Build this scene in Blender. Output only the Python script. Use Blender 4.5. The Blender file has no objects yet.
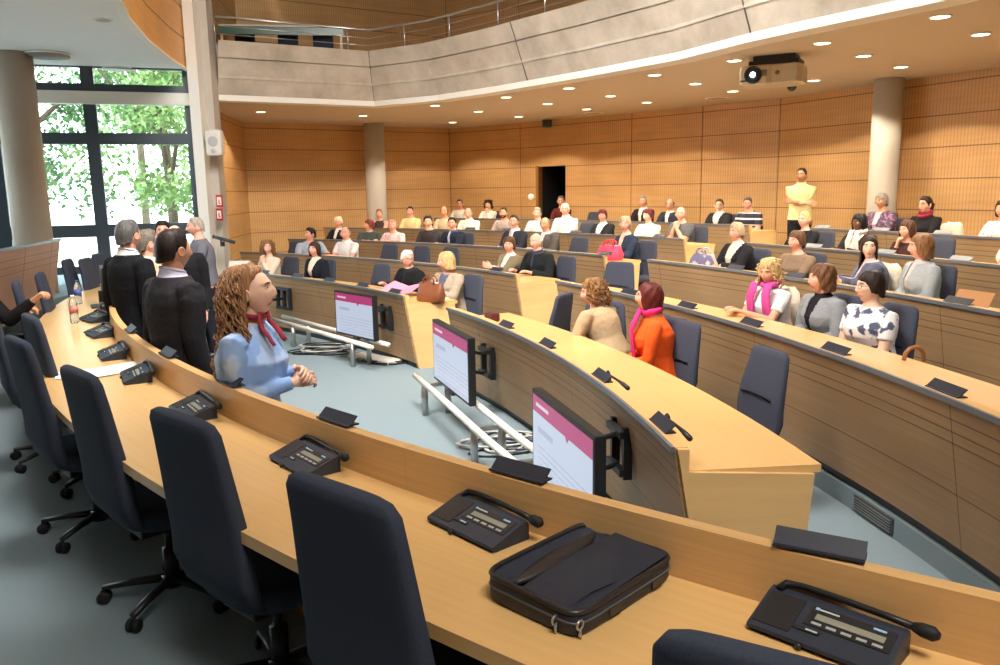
import bpy, bmesh, math, random
import numpy as np
from mathutils import Vector, Matrix, Euler
random.seed(7)
SC = bpy.context.scene
COL = SC.collection
R = math.radians
sin, cos, pi = math.sin, math.cos, math.pi

# ------------------------------------------------------------------ camera model (surveyed from the photograph)
FPX, PITCH, ROLL, EYE = 805.0, R(10.0), 0.0164, 1.75
def ray(x, y):
    u = (x-500)/FPX; v = (332.5-y)/FPX
    c, s = cos(ROLL), sin(ROLL)
    a, b = u*c+v*s, -u*s+v*c
    return (a, cos(PITCH)+b*sin(PITCH), -sin(PITCH)+b*cos(PITCH))
def at(x, y, z):
    d = ray(x, y); t = (z-EYE)/d[2]
    return Vector((d[0]*t, d[1]*t, z))
def at_depth(x, y, Y):
    d = ray(x, y); t = Y/d[1]
    return Vector((d[0]*t, Y, EYE+d[2]*t))

# ------------------------------------------------------------------ materials
def lin(c):
    return tuple(((v/255)/12.92 if v/255 <= .04045 else ((v/255+.055)/1.055)**2.4) for v in c)+(1,)
_mats = {}
def nodes(name):
    m = bpy.data.materials.new(name); m.use_nodes = True
    nt = m.node_tree; b = nt.nodes['Principled BSDF']
    return m, nt, b
def N(nt, t, **kw):
    n = nt.nodes.new(t)
    for k, v in kw.items(): setattr(n, k, v)
    return n
def plain(name, rgb, rough=.5, metal=0, noise=.06, scale=30, bump=0.0, spec=.5):
    if name in _mats: return _mats[name]
    m, nt, b = nodes(name)
    tc = N(nt, 'ShaderNodeTexCoord'); nz = N(nt, 'ShaderNodeTexNoise'); nz.inputs['Scale'].default_value = scale
    nz.inputs['Detail'].default_value = 3
    nt.links.new(tc.outputs['Object'], nz.inputs['Vector'])
    mx = N(nt, 'ShaderNodeMix', data_type='RGBA'); c = lin(rgb)
    mx.inputs[6].default_value = tuple(max(0, v*(1-noise)) for v in c[:3])+(1,)
    mx.inputs[7].default_value = tuple(min(1, v*(1+noise)) for v in c[:3])+(1,)
    nt.links.new(nz.outputs['Fac'], mx.inputs[0]); nt.links.new(mx.outputs[2], b.inputs['Base Color'])
    b.inputs['Roughness'].default_value = rough; b.inputs['Metallic'].default_value = metal
    b.inputs['Specular IOR Level'].default_value = spec
    if bump:
        bp = N(nt, 'ShaderNodeBump'); bp.inputs['Strength'].default_value = bump; bp.inputs['Distance'].default_value = .004
        nt.links.new(nz.outputs['Fac'], bp.inputs['Height']); nt.links.new(bp.outputs['Normal'], b.inputs['Normal'])
    _mats[name] = m; return m
def cloth(rgb, kind='cloth'):
    nm = '%s_%02x%02x%02x' % ((kind,)+tuple(rgb)); new = nm not in _mats
    m = _cloth(rgb, kind)
    if new:      # soft folds on top of the weave
        nt = m.node_tree; b = nt.nodes['Principled BSDF']; tc = N(nt, 'ShaderNodeTexCoord'); nz = N(nt, 'ShaderNodeTexNoise'); nz.inputs['Scale'].default_value = 7; nz.inputs['Detail'].default_value = 2; nz.inputs['Distortion'].default_value = 1.2
        nt.links.new(tc.outputs['Object'], nz.inputs['Vector']); bp = N(nt, 'ShaderNodeBump'); bp.inputs['Strength'].default_value = .55; bp.inputs['Distance'].default_value = .03
        nt.links.new(nz.outputs['Fac'], bp.inputs['Height']); old = b.inputs['Normal'].links[0].from_socket; nt.links.new(old, bp.inputs['Normal']); nt.links.new(bp.outputs['Normal'], b.inputs['Normal'])
    return m
def hairmat(rgb):
    nm = 'hair_%02x%02x%02x' % tuple(rgb)
    if nm in _mats: return _mats[nm]
    m, nt, b = nodes(nm); tc = N(nt, 'ShaderNodeTexCoord'); mp = N(nt, 'ShaderNodeMapping'); mp.inputs['Scale'].default_value = (110, 110, 9)
    nz = N(nt, 'ShaderNodeTexNoise'); nz.inputs['Scale'].default_value = 1; nz.inputs['Detail'].default_value = 3; nz.inputs['Distortion'].default_value = .6
    nt.links.new(tc.outputs['Object'], mp.inputs['Vector']); nt.links.new(mp.outputs[0], nz.inputs['Vector'])
    cr = N(nt, 'ShaderNodeValToRGB'); c = lin(rgb); cr.color_ramp.elements[0].position = .32; cr.color_ramp.elements[1].position = .7
    cr.color_ramp.elements[0].color = (c[0]*.42, c[1]*.40, c[2]*.40, 1); cr.color_ramp.elements[1].color = tuple(min(1, v*1.35) for v in c[:3])+(1,)
    nt.links.new(nz.outputs['Fac'], cr.inputs[0]); nt.links.new(cr.outputs[0], b.inputs['Base Color']); b.inputs['Roughness'].default_value = .5; b.inputs['Specular IOR Level'].default_value = .3
    bp = N(nt, 'ShaderNodeBump'); bp.inputs['Strength'].default_value = .7; bp.inputs['Distance'].default_value = .006; nt.links.new(nz.outputs['Fac'], bp.inputs['Height']); nt.links.new(bp.outputs['Normal'], b.inputs['Normal'])
    _mats[nm] = m; return m
def _cloth(rgb, kind='cloth'):
    return plain('%s_%02x%02x%02x' % ((kind,)+tuple(rgb)), rgb, rough=.9, noise=.16, scale=60, bump=.25, spec=.15)
def two_tone(name, a, b2, scale=14, thr=.5, rough=.9):
    """cloth with an irregular two colour print"""
    if name in _mats: return _mats[name]
    m, nt, b = nodes(name)
    tc = N(nt, 'ShaderNodeTexCoord'); nz = N(nt, 'ShaderNodeTexNoise'); nz.inputs['Scale'].default_value = scale
    cr = N(nt, 'ShaderNodeValToRGB'); cr.color_ramp.elements[0].position = thr-.03; cr.color_ramp.elements[1].position = thr+.03
    cr.color_ramp.elements[0].color = lin(a); cr.color_ramp.elements[1].color = lin(b2)
    nt.links.new(tc.outputs['Object'], nz.inputs['Vector']); nt.links.new(nz.outputs['Fac'], cr.inputs[0])
    nt.links.new(cr.outputs[0], b.inputs['Base Color']); b.inputs['Roughness'].default_value = rough
    _mats[name] = m; return m
def stripes(name, a, b2, period=.04, axis='Z', duty=.5, rough=.9):
    if name in _mats: return _mats[name]
    m, nt, b = nodes(name)
    tc = N(nt, 'ShaderNodeTexCoord'); sp = N(nt, 'ShaderNodeSeparateXYZ'); nt.links.new(tc.outputs['Object'], sp.inputs[0])
    mo = N(nt, 'ShaderNodeMath', operation='PINGPONG'); mo.inputs[1].default_value = period/2
    gt = N(nt, 'ShaderNodeMath', operation='GREATER_THAN'); gt.inputs[1].default_value = period/2*duty
    nt.links.new(sp.outputs[axis], mo.inputs[0]); nt.links.new(mo.outputs[0], gt.inputs[0])
    mx = N(nt, 'ShaderNodeMix', data_type='RGBA'); mx.inputs[6].default_value = lin(a); mx.inputs[7].default_value = lin(b2)
    nt.links.new(gt.outputs[0], mx.inputs[0]); nt.links.new(mx.outputs[2], b.inputs['Base Color']); b.inputs['Roughness'].default_value = rough
    _mats[name] = m; return m
def wood(name, rgb, rough=.35, grain=(3, 60), contrast=.14, uv=True, hlines=None, vlines=None, slat=None, coat=0.0, dark=.35):
    """wood in metres along UV; hlines = list of v positions of dark joints, (period, offset) for a regular set; slat = fine vertical grooves"""
    if name in _mats: return _mats[name]
    m, nt, b = nodes(name)
    tc = N(nt, 'ShaderNodeTexCoord'); mp = N(nt, 'ShaderNodeMapping')
    mp.inputs['Scale'].default_value = (grain[0], grain[1], grain[1])
    nt.links.new(tc.outputs['UV' if uv else 'Object'], mp.inputs['Vector'])
    nz = N(nt, 'ShaderNodeTexNoise'); nz.inputs['Scale'].default_value = 1; nz.inputs['Detail'].default_value = 5
    nt.links.new(mp.outputs[0], nz.inputs['Vector'])
    n2 = N(nt, 'ShaderNodeTexNoise'); n2.inputs['Scale'].default_value = 1.3; n2.inputs['Detail'].default_value = 1
    nt.links.new(tc.outputs['UV' if uv else 'Object'], n2.inputs['Vector'])
    ad = N(nt, 'ShaderNodeMath', operation='ADD'); nt.links.new(nz.outputs['Fac'], ad.inputs[0]); nt.links.new(n2.outputs['Fac'], ad.inputs[1])
    ml = N(nt, 'ShaderNodeMath', operation='MULTIPLY'); ml.inputs[1].default_value = .5; nt.links.new(ad.outputs[0], ml.inputs[0])
    cr = N(nt, 'ShaderNodeValToRGB'); c = lin(rgb)
    cr.color_ramp.elements[0].position = .3; cr.color_ramp.elements[1].position = .7
    cr.color_ramp.elements[0].color = (c[0]*(1-contrast), c[1]*(1-contrast*1.15), c[2]*(1-contrast*1.3), 1)
    cr.color_ramp.elements[1].color = tuple(min(1, v*(1+contrast*.7)) for v in c[:3])+(1,)
    nt.links.new(ml.outputs[0], cr.inputs[0]); out = cr.outputs[0]
    sp = N(nt, 'ShaderNodeSeparateXYZ'); nt.links.new(tc.outputs['UV'], sp.inputs[0])
    def line(sock, centre, w):
        s = N(nt, 'ShaderNodeMath', operation='SUBTRACT'); s.inputs[1].default_value = centre; nt.links.new(sock, s.inputs[0])
        a = N(nt, 'ShaderNodeMath', operation='ABSOLUTE'); nt.links.new(s.outputs[0], a.inputs[0])
        l = N(nt, 'ShaderNodeMath', operation='LESS_THAN'); l.inputs[1].default_value = w; nt.links.new(a.outputs[0], l.inputs[0])
        return l.outputs[0]
    def periodic(sock, period, off, w):
        s = N(nt, 'ShaderNodeMath', operation='SUBTRACT'); s.inputs[1].default_value = off; nt.links.new(sock, s.inputs[0])
        a = N(nt, 'ShaderNodeMath', operation='PINGPONG'); a.inputs[1].default_value = period/2; nt.links.new(s.outputs[0], a.inputs[0])
        l = N(nt, 'ShaderNodeMath', operation='LESS_THAN'); l.inputs[1].default_value = w; nt.links.new(a.outputs[0], l.inputs[0])
        return l.outputs[0]
    def darken(out, mask, k):
        mx = N(nt, 'ShaderNodeMix', data_type='RGBA', blend_type='MULTIPLY'); mx.inputs[7].default_value = (k, k*.92, k*.85, 1)
        nt.links.new(mask, mx.inputs[0]); nt.links.new(out, mx.inputs[6]); return mx.outputs[2]
    masks = []
    if hlines:
        if isinstance(hlines, tuple): masks.append(periodic(sp.outputs['Y'], *hlines))
        else:
            for h, w in hlines: masks.append(line(sp.outputs['Y'], h, w))
    if vlines: masks.append(periodic(sp.outputs['X'], *vlines))
    if slat: out = darken(out, periodic(sp.outputs['X'], slat[0], 0, slat[1]), slat[2])
    for mk in masks: out = darken(out, mk, dark)
    nt.links.new(out, b.inputs['Base Color'])
    b.inputs['Roughness'].default_value = rough
    b.inputs['Coat Weight'].default_value = coat; b.inputs['Coat Roughness'].default_value = .25
    _mats[name] = m; return m
def emit(name, rgb, strength):
    if name in _mats: return _mats[name]
    m, nt, b = nodes(name)
    b.inputs['Base Color'].default_value = lin(rgb); b.inputs['Emission Color'].default_value = lin(rgb); b.inputs['Emission Strength'].default_value = strength
    _mats[name] = m; return m

# ------------------------------------------------------------------ mesh building
class MB:
    def __init__(s): s.v = []; s.f = []; s.m = []; s.uv = []; s.sm = []
    def add(s, verts, faces, mi=0, uvs=None, smooth=False):
        o = len(s.v); s.v.extend([tuple(p) for p in verts])
        for i, f in enumerate(faces):
            s.f.append(tuple(o+k for k in f)); s.m.append(mi); s.sm.append(smooth)
            s.uv.append([uvs[k] for k in f] if uvs is not None else None)
        return s
    def box(s, c, d, mi=0, rot=None, bev=0.0):
        hx, hy, hz = d[0]/2, d[1]/2, d[2]/2
        if bev > 0:
            bm = bmesh.new(); bmesh.ops.create_cube(bm, size=1)
            bmesh.ops.scale(bm, vec=d, verts=bm.verts); bmesh.ops.bevel(bm, geom=bm.edges[:], offset=bev, segments=2, profile=.6, affect='EDGES')
            vs = [v.co.copy() for v in bm.verts]; bm.verts.index_update(); fs = [[v.index for v in f.verts] for f in bm.faces]; bm.free()
        else:
            vs = [Vector((x, y, z)) for x in (-hx, hx) for y in (-hy, hy) for z in (-hz, hz)]
            fs = [(0, 1, 3, 2), (4, 6, 7, 5), (0, 4, 5, 1), (2, 3, 7, 6), (0, 2, 6, 4), (1, 5, 7, 3)]
        if rot is not None: vs = [rot @ v for v in vs]
        vs = [v+Vector(c) for v in vs]
        return s.add(vs, fs, mi, smooth=False)
    def rings(s, rings, mi=0, caps=True, smooth=True, closed=True, uvs=None):
        n = len(rings[0]); vs = [p for r in rings for p in r]; fs = []
        for i in range(len(rings)-1):
            for j in range(n if closed else n-1):
                k = (j+1) % n
                fs.append((i*n+j, i*n+k, (i+1)*n+k, (i+1)*n+j))
        if caps: fs.append(tuple(range(n-1, -1, -1))); fs.append(tuple((len(rings)-1)*n+j for j in range(n)))
        return s.add(vs, fs, mi, uvs, smooth)
    def tube(s, pts, rad, n=8, mi=0, caps=True, flat=1.0, up=None):
        pts = [Vector(p) for p in pts]
        if not hasattr(rad, '__len__'): rad = [rad]*len(pts)
        rr = []; prev = None
        for i, p in enumerate(pts):
            t = (pts[min(i+1, len(pts)-1)]-pts[max(i-1, 0)])
            if t.length < 1e-9: t = Vector((0, 0, 1))
            t.normalize()
            if prev is None:
                a = Vector(up) if up is not None else (Vector((0, 0, 1)) if abs(t.z) < .9 else Vector((1, 0, 0)))
                x = t.cross(a).normalized()
            else:
                x = (prev-t*prev.dot(t)).normalized()
            prev = x; y = t.cross(x)
            rr.append([p+x*rad[i]*cos(2*pi*k/n)+y*rad[i]*flat*sin(2*pi*k/n) for k in range(n)])
        return s.rings(rr, mi, caps)
    def cyl(s, c, r, h, n=16, mi=0, r2=None):
        c = Vector(c); r2 = r if r2 is None else r2
        return s.rings([[c+Vector((r*cos(2*pi*k/n), r*sin(2*pi*k/n), 0)) for k in range(n)], [c+Vector((r2*cos(2*pi*k/n), r2*sin(2*pi*k/n), h)) for k in range(n)]], mi)
    def lathe(s, prof, n=16, mi=0, c=(0, 0, 0)):
        c = Vector(c)
        return s.rings([[c+Vector((r*cos(2*pi*k/n), r*sin(2*pi*k/n), z)) for k in range(n)] for r, z in prof], mi)
    def ell(s, c, r, n=12, m=8, mi=0, rot=None):
        c = Vector(c); rg = []
        for i in range(m+1):
            t = pi*(i/m)*.998+.003
            ring = []
            for k in range(n):
                p = Vector((r[0]*sin(t)*cos(2*pi*k/n), r[1]*sin(t)*sin(2*pi*k/n), -r[2]*cos(t)))
                if rot is not None: p = rot @ p
                ring.append(c+p)
            rg.append(ring)
        return s.rings(rg, mi)
    def torus(s, c, R0, r, n=24, k=8, mi=0, rot=None, sx=1, sy=1):
        c = Vector(c); rg = []
        for i in range(n+1):
            a = 2*pi*i/n; ring = []
            for j in range(k):
                b = 2*pi*j/k
                p = Vector(((R0+r*cos(b))*cos(a)*sx, (R0+r*cos(b))*sin(a)*sy, r*sin(b)))
                if rot is not None: p = rot @ p
                ring.append(c+p)
            rg.append(ring)
        return s.rings(rg, mi, caps=False)
    def prism(s, poly, z0, z1, mi=0):
        n = len(poly)
        vs = [(p[0], p[1], z0) for p in poly]+[(p[0], p[1], z1) for p in poly]
        fs = [tuple(range(n-1, -1, -1)), tuple(range(n, 2*n))]+[(i, (i+1) % n, n+(i+1) % n, n+i) for i in range(n)]
        return s.add(vs, fs, mi)
    def arc(s, c, prof, a0, a1, n=40, mi=0, caps=True, r_uv=None, uvscale=1.0):
        """closed profile [(radius, z)...] swept round centre c from angle a0 to a1 (radians); UV in metres"""
        m = len(prof); per = [0]
        for i in range(m): per.append(per[-1]+math.dist(prof[i], prof[(i+1) % m]))
        ru = r_uv or prof[0][0]
        o = len(s.v)
        for i in range(n+1):
            a = a0+(a1-a0)*i/n
            for r, z in prof: s.v.append((c[0]+r*cos(a), c[1]+r*sin(a), z))
        for i in range(n):
            u0 = ru*(a0+(a1-a0)*i/n); u1 = ru*(a0+(a1-a0)*(i+1)/n)
            for j in range(m):
                k = (j+1) % m
                s.f.append((o+i*m+j, o+(i+1)*m+j, o+(i+1)*m+k, o+i*m+k)); s.m.append(mi); s.sm.append(False)
                s.uv.append([(u0, per[j]), (u1, per[j]), (u1, per[j+1]), (u0, per[j+1])])
        if caps:
            for i, rev in ((0, False), (n, True)):
                idx = [o+i*m+j for j in range(m)]
                uv = [(prof[j][0], prof[j][1]) for j in range(m)]
                if rev: idx.reverse(); uv.reverse()
                s.f.append(tuple(idx)); s.m.append(mi); s.sm.append(False); s.uv.append(uv)
        return s
    def build(s, name, mats, parent=None, loc=None, fix=True, mods=None):
        me = bpy.data.meshes.new(name)
        me.from_pydata(s.v, [], s.f)
        if not isinstance(mats, (list, tuple)): mats = [mats]
        for m in mats: me.materials.append(m)
        me.polygons.foreach_set('material_index', s.m); me.polygons.foreach_set('use_smooth', s.sm)
        ul = me.uv_layers.new(name='UVMap'); 
        for p, uv in zip(me.polygons, s.uv):
            if uv is None:
                nn = p.normal
                for li in p.loop_indices:
                    co = me.vertices[me.loops[li].vertex_index].co
                    ul.data[li].uv = (co.x, co.y) if abs(nn.z) > .7 else ((co.x+co.y*.3, co.z) if abs(nn.y) > abs(nn.x) else (co.y, co.z))
            else:
                for li, t in zip(p.loop_indices, uv): ul.data[li].uv = t
        if fix:
            bm = bmesh.new(); bm.from_mesh(me); bmesh.ops.recalc_face_normals(bm, faces=bm.faces); bm.to_mesh(me); bm.free()
        me.update()
        o = bpy.data.objects.new(name, me); COL.objects.link(o)
        if parent is not None: o.parent = parent
        if loc is not None: o.location = loc
        return o
def tag(o, label=None, cat=None, group=None, kind=None):
    if label: o['label'] = label
    if cat: o['category'] = cat
    if group: o['group'] = group
    if kind: o['kind'] = kind
    return o
def thing(name, label, cat, loc=(0, 0, 0), rz=0, group=None):
    o = bpy.data.objects.new(name, None); COL.objects.link(o); o.empty_display_size = .1
    o.location = loc; o.rotation_euler = (0, 0, rz)
    return tag(o, label, cat, group)
def struct(name, mb, mats, **k):
    o = mb.build(name, mats, **k); o['kind'] = 'structure'; return o
def copy_tree(o, parent=None):
    c = o.copy(); COL.objects.link(c)
    if parent is not None: c.parent = parent
    for ch in list(o.children): copy_tree(ch, c)
    return c
def frame2(fwd):
    """rotation about z that turns local +y to the direction fwd"""
    return math.atan2(-fwd[0], fwd[1])

# palette
M = {}
M['desk'] = wood('desk_maple', (219, 178, 116), rough=.3, grain=(1.5, 45), contrast=.10, coat=.35)
M['upstand'] = wood('upstand_beech', (210, 170, 114), rough=.4, grain=(2, 70), contrast=.16)
M['endwood'] = wood('end_beech', (222, 184, 126), rough=.4, grain=(1.5, 12), contrast=.14)
M['panel'] = wood('panel_oak', (166, 134, 96), rough=.5, grain=(1.0, 40), contrast=.22, hlines=[(.10, .004), (.165, .004), (.225, .004), (.50, .004)], vlines=(2.1, 1.0, .004), dark=.45)
M['wall'] = wood('wall_slat', (208, 166, 112), rough=.45, grain=(1.2, 14), contrast=.16, hlines=(.47, 3.23, .009), slat=(.054, .008, .82), dark=.4)
M['fascia'] = wood('fascia_wood', (226, 166, 84), rough=.4, grain=(1.2, 14), contrast=.14, hlines=(.48, 4.28, .012), dark=.25)
M['trim'] = plain('dark_trim', (62, 64, 66), rough=.4)
M['edge'] = plain('edge_aluminium', (112, 117, 124), rough=.32, metal=.25)
M['steel'] = plain('brushed_steel', (190, 190, 188), rough=.3, metal=.9, noise=.03)
M['white_metal'] = plain('white_metal', (226, 222, 212), rough=.35)
M['chair'] = plain('chair_fabric', (58, 64, 78), rough=.95, noise=.22, scale=180, bump=.2, spec=.2)
M['chair_row'] = plain('row_chair_fabric', (66, 69, 82), rough=.95, noise=.2, scale=120, bump=.2, spec=.2)
M['plastic'] = plain('black_plastic', (26, 27, 30), rough=.45, noise=.05)
M['navy'] = plain('navy_plastic', (30, 36, 50), rough=.5)
M['rubber'] = plain('rubber', (18, 18, 19), rough=.7)
M['unit'] = plain('unit_plastic', (38, 46, 60), rough=.5, noise=.05, scale=200)
M['unit_dark'] = plain('unit_dark_plastic', (28, 30, 35), rough=.45)
M['paper'] = plain('white_paper', (236, 234, 230), rough=.7, noise=.02)
M['ceil'] = plain('ceiling_paint', (204, 188, 168), rough=.8, noise=.02, scale=2)
M['ceil_grey'] = plain('ceiling_grey', (232, 234, 234), rough=.6, noise=.02, scale=2)
M['column_taupe'] = plain('column_taupe', (186, 170, 152), rough=.6, noise=.05, scale=6)
M['column'] = plain('column_paint', (196, 190, 180), rough=.6, noise=.05, scale=6)
M['white'] = plain('white_paint', (240, 238, 230), rough=.6, noise=.02)
M['carpet'] = plain('carpet', (124, 139, 145), rough=1, noise=.22, scale=260, bump=.5, spec=.1)
M['mullion'] = plain('window_metal', (58, 70, 80), rough=.4, noise=.05)
M['red'] = plain('red_plastic', (190, 40, 40), rough=.4)
M['skin_dummy'] = None

# ------------------------------------------------------------------ rings of the room: (centre, radius of the desk's front edge, floor level)
RING = {1: ((-11.92, 2.35), 12.75, -.28), 2: ((-11.63, 2.80), 13.85, -.15), 3: ((-11.57, 3.09), 15.29, -.02),
        4: ((-11.19, 3.98), 16.32, .11), 5: ((-13.09, 4.01), 19.76, .24)}
FC, FR = (8.1, 11.83), 12.43           # front desk: centre and radius of its well-side face
WELL, ZC = -.28, 3.35
def ang(c, p): return math.atan2(p[1]-c[1], p[0]-c[0])
def ring_hit(c, r, x, y, far=True):
    """where the vertical plane through a picture column meets the circle (the meeting point in front of the camera)"""
    d = ray(x, y); dx, dy = d[0], d[1]; L = math.hypot(dx, dy); dx /= L; dy /= L
    b = -(dx*c[0]+dy*c[1]); q = c[0]**2+c[1]**2-r*r; disc = math.sqrt(max(0, b*b-q)); t = (-b+disc) if far else (-b-disc)
    return Vector((dx*t, dy*t, 0))

# ------------------------------------------------------------------ floors
f = MB()
f.add([(-12, -5, WELL), (11, -5, WELL), (11, 24, WELL), (-12, 24, WELL)], [(0, 1, 2, 3)])
struct('floor', f, M['carpet'], fix=False)
f = MB(); f.arc(FC, [(FR+.02, 0), (FR+.02, WELL+.001), (24, WELL+.001), (24, 0)], R(172), R(252), 60)
struct('floor', f, M['carpet'])
for k in (2, 3, 4, 5):
    c, r, z = RING[k]; f = MB(); zp = RING[k-1][2]
    f.arc(c, [(r+.14, z), (r+.14, zp-.02), (r+8, zp-.02), (r+8, z)], R(-3), R(68), 60)
    struct('floor', f, M['carpet'])
# raised floor of the side bank, on the window side
SC0, SR = FC, FR+1.95
f = MB(); f.arc(SC0, [(SR+.1, .33), (SR+.1, .0), (SR+6, .0), (SR+6, .33)], R(168), R(200), 30)
struct('floor', f, M['carpet'])

# ------------------------------------------------------------------ back wall
WP = [Vector((-5.02, 14.3, 0))]+[at(x, y, ZC) for x, y in ((224, 114), (243, 122.3), (449, 128.5), (520, 123.3), (632, 113.3), (703, 106), (781, 98.2), (876, 84.6), (1000, 66.5))]
dr = (WP[-1]-WP[-2]).normalized(); WP.append(WP[-1]+dr*3.2); WP.append(Vector((10.6, 4, 0))); WP.append(Vector((10.6, -4.5, 0)))
def wall_piece(mb, a, b, z0, z1, u0):
    L = (b-a).length if isinstance(a, Vector) else 0
    mb.add([(a.x, a.y, z0), (b.x, b.y, z0), (b.x, b.y, z1), (a.x, a.y, z1)], [(0, 1, 2, 3)], 0, [(u0, z0), (u0+L, z0), (u0+L, z1), (u0, z1)])
def on_seg(a, b, px):
    """point of the wall segment a-b in picture column px (ray against the vertical plane)"""
    d = ray(px, 190); n = Vector((-(b-a).y, (b-a).x)); t = n.dot(Vector((a.x, a.y)))/n.dot(Vector((d[0], d[1])))
    return Vector((d[0]*t, d[1]*t, 0))
P2 = [Vector((p.x, p.y, 0)) for p in WP]
wb = MB(); u = 0; DOOR = (None, None)
for i in range(len(P2)-1):
    a, b = P2[i], P2[i+1]
    if i == 4:      # the segment with the dark doorway
        d0, d1 = on_seg(a, b, 539), on_seg(a, b, 565.5); DOOR = (d0, d1); zt = 2.3
        wall_piece(wb, a, d0, -.3, 7.2, u); wall_piece(wb, d0, d1, zt, 7.2, u+(d0-a).length); wall_piece(wb, d1, b, -.3, 7.2, u+(d1-a).length)
    else: wall_piece(wb, a, b, -.3, 7.2, u)
    u += (b-a).length
struct('wall_back', wb, M['wall'], fix=False)
# vertical joints where the panelled bays meet
jt = MB()
for p in (P2[3], P2[4], P2[5], P2[6], P2[7]):
    jt.box((p.x, p.y, 3.4), (.012, .012, 7.4))
struct('trim_1', jt, plain('joint_brown', (96, 62, 30), rough=.6))
# doorway: a reveal, a dark passage and the stair nosings inside
d0, d1 = DOOR; dn = Vector((-(d1-d0).y, (d1-d0).x, 0)).normalized()
if dn.y < 0: dn = -dn
db = MB()
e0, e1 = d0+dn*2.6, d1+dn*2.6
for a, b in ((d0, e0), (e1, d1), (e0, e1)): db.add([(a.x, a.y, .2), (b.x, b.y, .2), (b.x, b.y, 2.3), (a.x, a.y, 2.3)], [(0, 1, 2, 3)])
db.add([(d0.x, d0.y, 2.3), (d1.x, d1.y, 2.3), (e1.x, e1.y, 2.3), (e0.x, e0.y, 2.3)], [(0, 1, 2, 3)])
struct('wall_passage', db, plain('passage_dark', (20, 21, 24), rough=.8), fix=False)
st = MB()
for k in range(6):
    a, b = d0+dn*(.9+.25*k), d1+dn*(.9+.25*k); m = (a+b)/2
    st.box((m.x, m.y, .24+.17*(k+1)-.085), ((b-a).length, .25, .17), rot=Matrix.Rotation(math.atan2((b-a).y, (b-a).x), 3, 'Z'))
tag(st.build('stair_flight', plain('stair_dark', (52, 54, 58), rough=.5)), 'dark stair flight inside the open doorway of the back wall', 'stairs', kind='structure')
fr = MB(); du = (d1-d0).normalized()
fr.box((d0.x-du.x*.04+dn.x*.05, d0.y-du.y*.04+dn.y*.05, 1.25), (.08, .16, 2.14), rot=Matrix.Rotation(math.atan2(du.y, du.x), 3, 'Z'))
struct('door_1', fr, plain('reveal_wood', (150, 104, 56), rough=.5))

# ------------------------------------------------------------------ balcony: soffit, concrete front, handrail
sof_px = [(218, 100.3), (300, 103.5), (375, 106.5), (440, 100.5), (500, 91.7), (590, 76.6), (680, 60), (752, 42), (800, 31.5), (945, 1.5), (1000, -14), (1090, -46)]
SB = [at(x, y, ZC) for x, y in sof_px]
ZT = 4.28
def lean(pl, d, z):
    out = []
    for i, p in enumerate(pl):
        t0 = (pl[i]-pl[i-1]).normalized() if i else (pl[1]-pl[0]).normalized()
        t1 = (pl[i+1]-pl[i]).normalized() if i < len(pl)-1 else t0
        n0 = Vector((t0.y, -t0.x, 0)); n1 = Vector((t1.y, -t1.x, 0)); n = (n0+n1); n = n*(2/n.length_squared)
        out.append(Vector((p.x, p.y, z))+n*d)
    return out
ST = lean(SB, .38, ZT)
sf = MB()
poly = SB+[Vector((10.6, SB[-1].y, ZC))]+[Vector((p.x, p.y, ZC)) for p in reversed(WP[1:11])]+[Vector((-5.02, 14.3, ZC))]
sf.add(poly, [tuple(range(len(poly)))])
o = struct('ceiling', sf, M['ceil'], fix=False)
gf = MB(); poly2 = lean(SB, -.35, 3.75)+[Vector((p.x, p.y, 3.75)) for p in poly[len(SB):]]; gf.add(poly2, [tuple(range(len(poly2)))])
struct('floor', gf, M['carpet'], fix=False)
# concrete as seen: rough, stained, with pour joints along its length
def concrete():
    m, nt, b = nodes('concrete')
    tc = N(nt, 'ShaderNodeTexCoord'); a = N(nt, 'ShaderNodeTexNoise'); a.inputs['Scale'].default_value = 1.6; a.inputs['Detail'].default_value = 8; a.inputs['Roughness'].default_value = .65
    c2 = N(nt, 'ShaderNodeTexNoise'); c2.inputs['Scale'].default_value = 25; c2.inputs['Detail'].default_value = 3
    nt.links.new(tc.outputs['Object'], a.inputs['Vector']); nt.links.new(tc.outputs['Object'], c2.inputs['Vector'])
    cr = N(nt, 'ShaderNodeValToRGB'); cr.color_ramp.elements[0].position = .3; cr.color_ramp.elements[1].position = .72
    cr.color_ramp.elements[0].color = lin((162, 154, 140)); cr.color_ramp.elements[1].color = lin((206, 199, 185))
    nt.links.new(a.outputs['Fac'], cr.inputs[0])
    nt.links.new(cr.outputs[0], b.inputs['Base Color']); b.inputs['Roughness'].default_value = .85
    bp = N(nt, 'ShaderNodeBump'); bp.inputs['Strength'].default_value = .25; bp.inputs['Distance'].default_value = .01
    nt.links.new(c2.outputs['Fac'], bp.inputs['Height']); nt.links.new(bp.outputs['Normal'], b.inputs['Normal'])
    return m
M['concrete'] = concrete()
cf = MB(); jn = MB()
def lerp(a, b, t): return a+(b-a)*t
prof = [(0.09, 0), (.70, 0), (.70, .035), (.725, .035), (.725, 0), (1.0, 0)]
rows = []
for t, ins in prof:
    row = []
    for a, b in zip(SB, ST):
        p = lerp(a, b, t); q = (b-a); n = Vector((q.x, q.y, 0)).normalized(); row.append(p-n*ins)
    rows.append(row)
back = lean(SB, .16, ZT)
rows.append(back); rows.append([Vector((p.x, p.y, 3.7)) for p in back])
cf.rings(rows, caps=False, smooth=False, closed=False)
struct('wall_balcony', cf, M['concrete'], fix=False)
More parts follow.
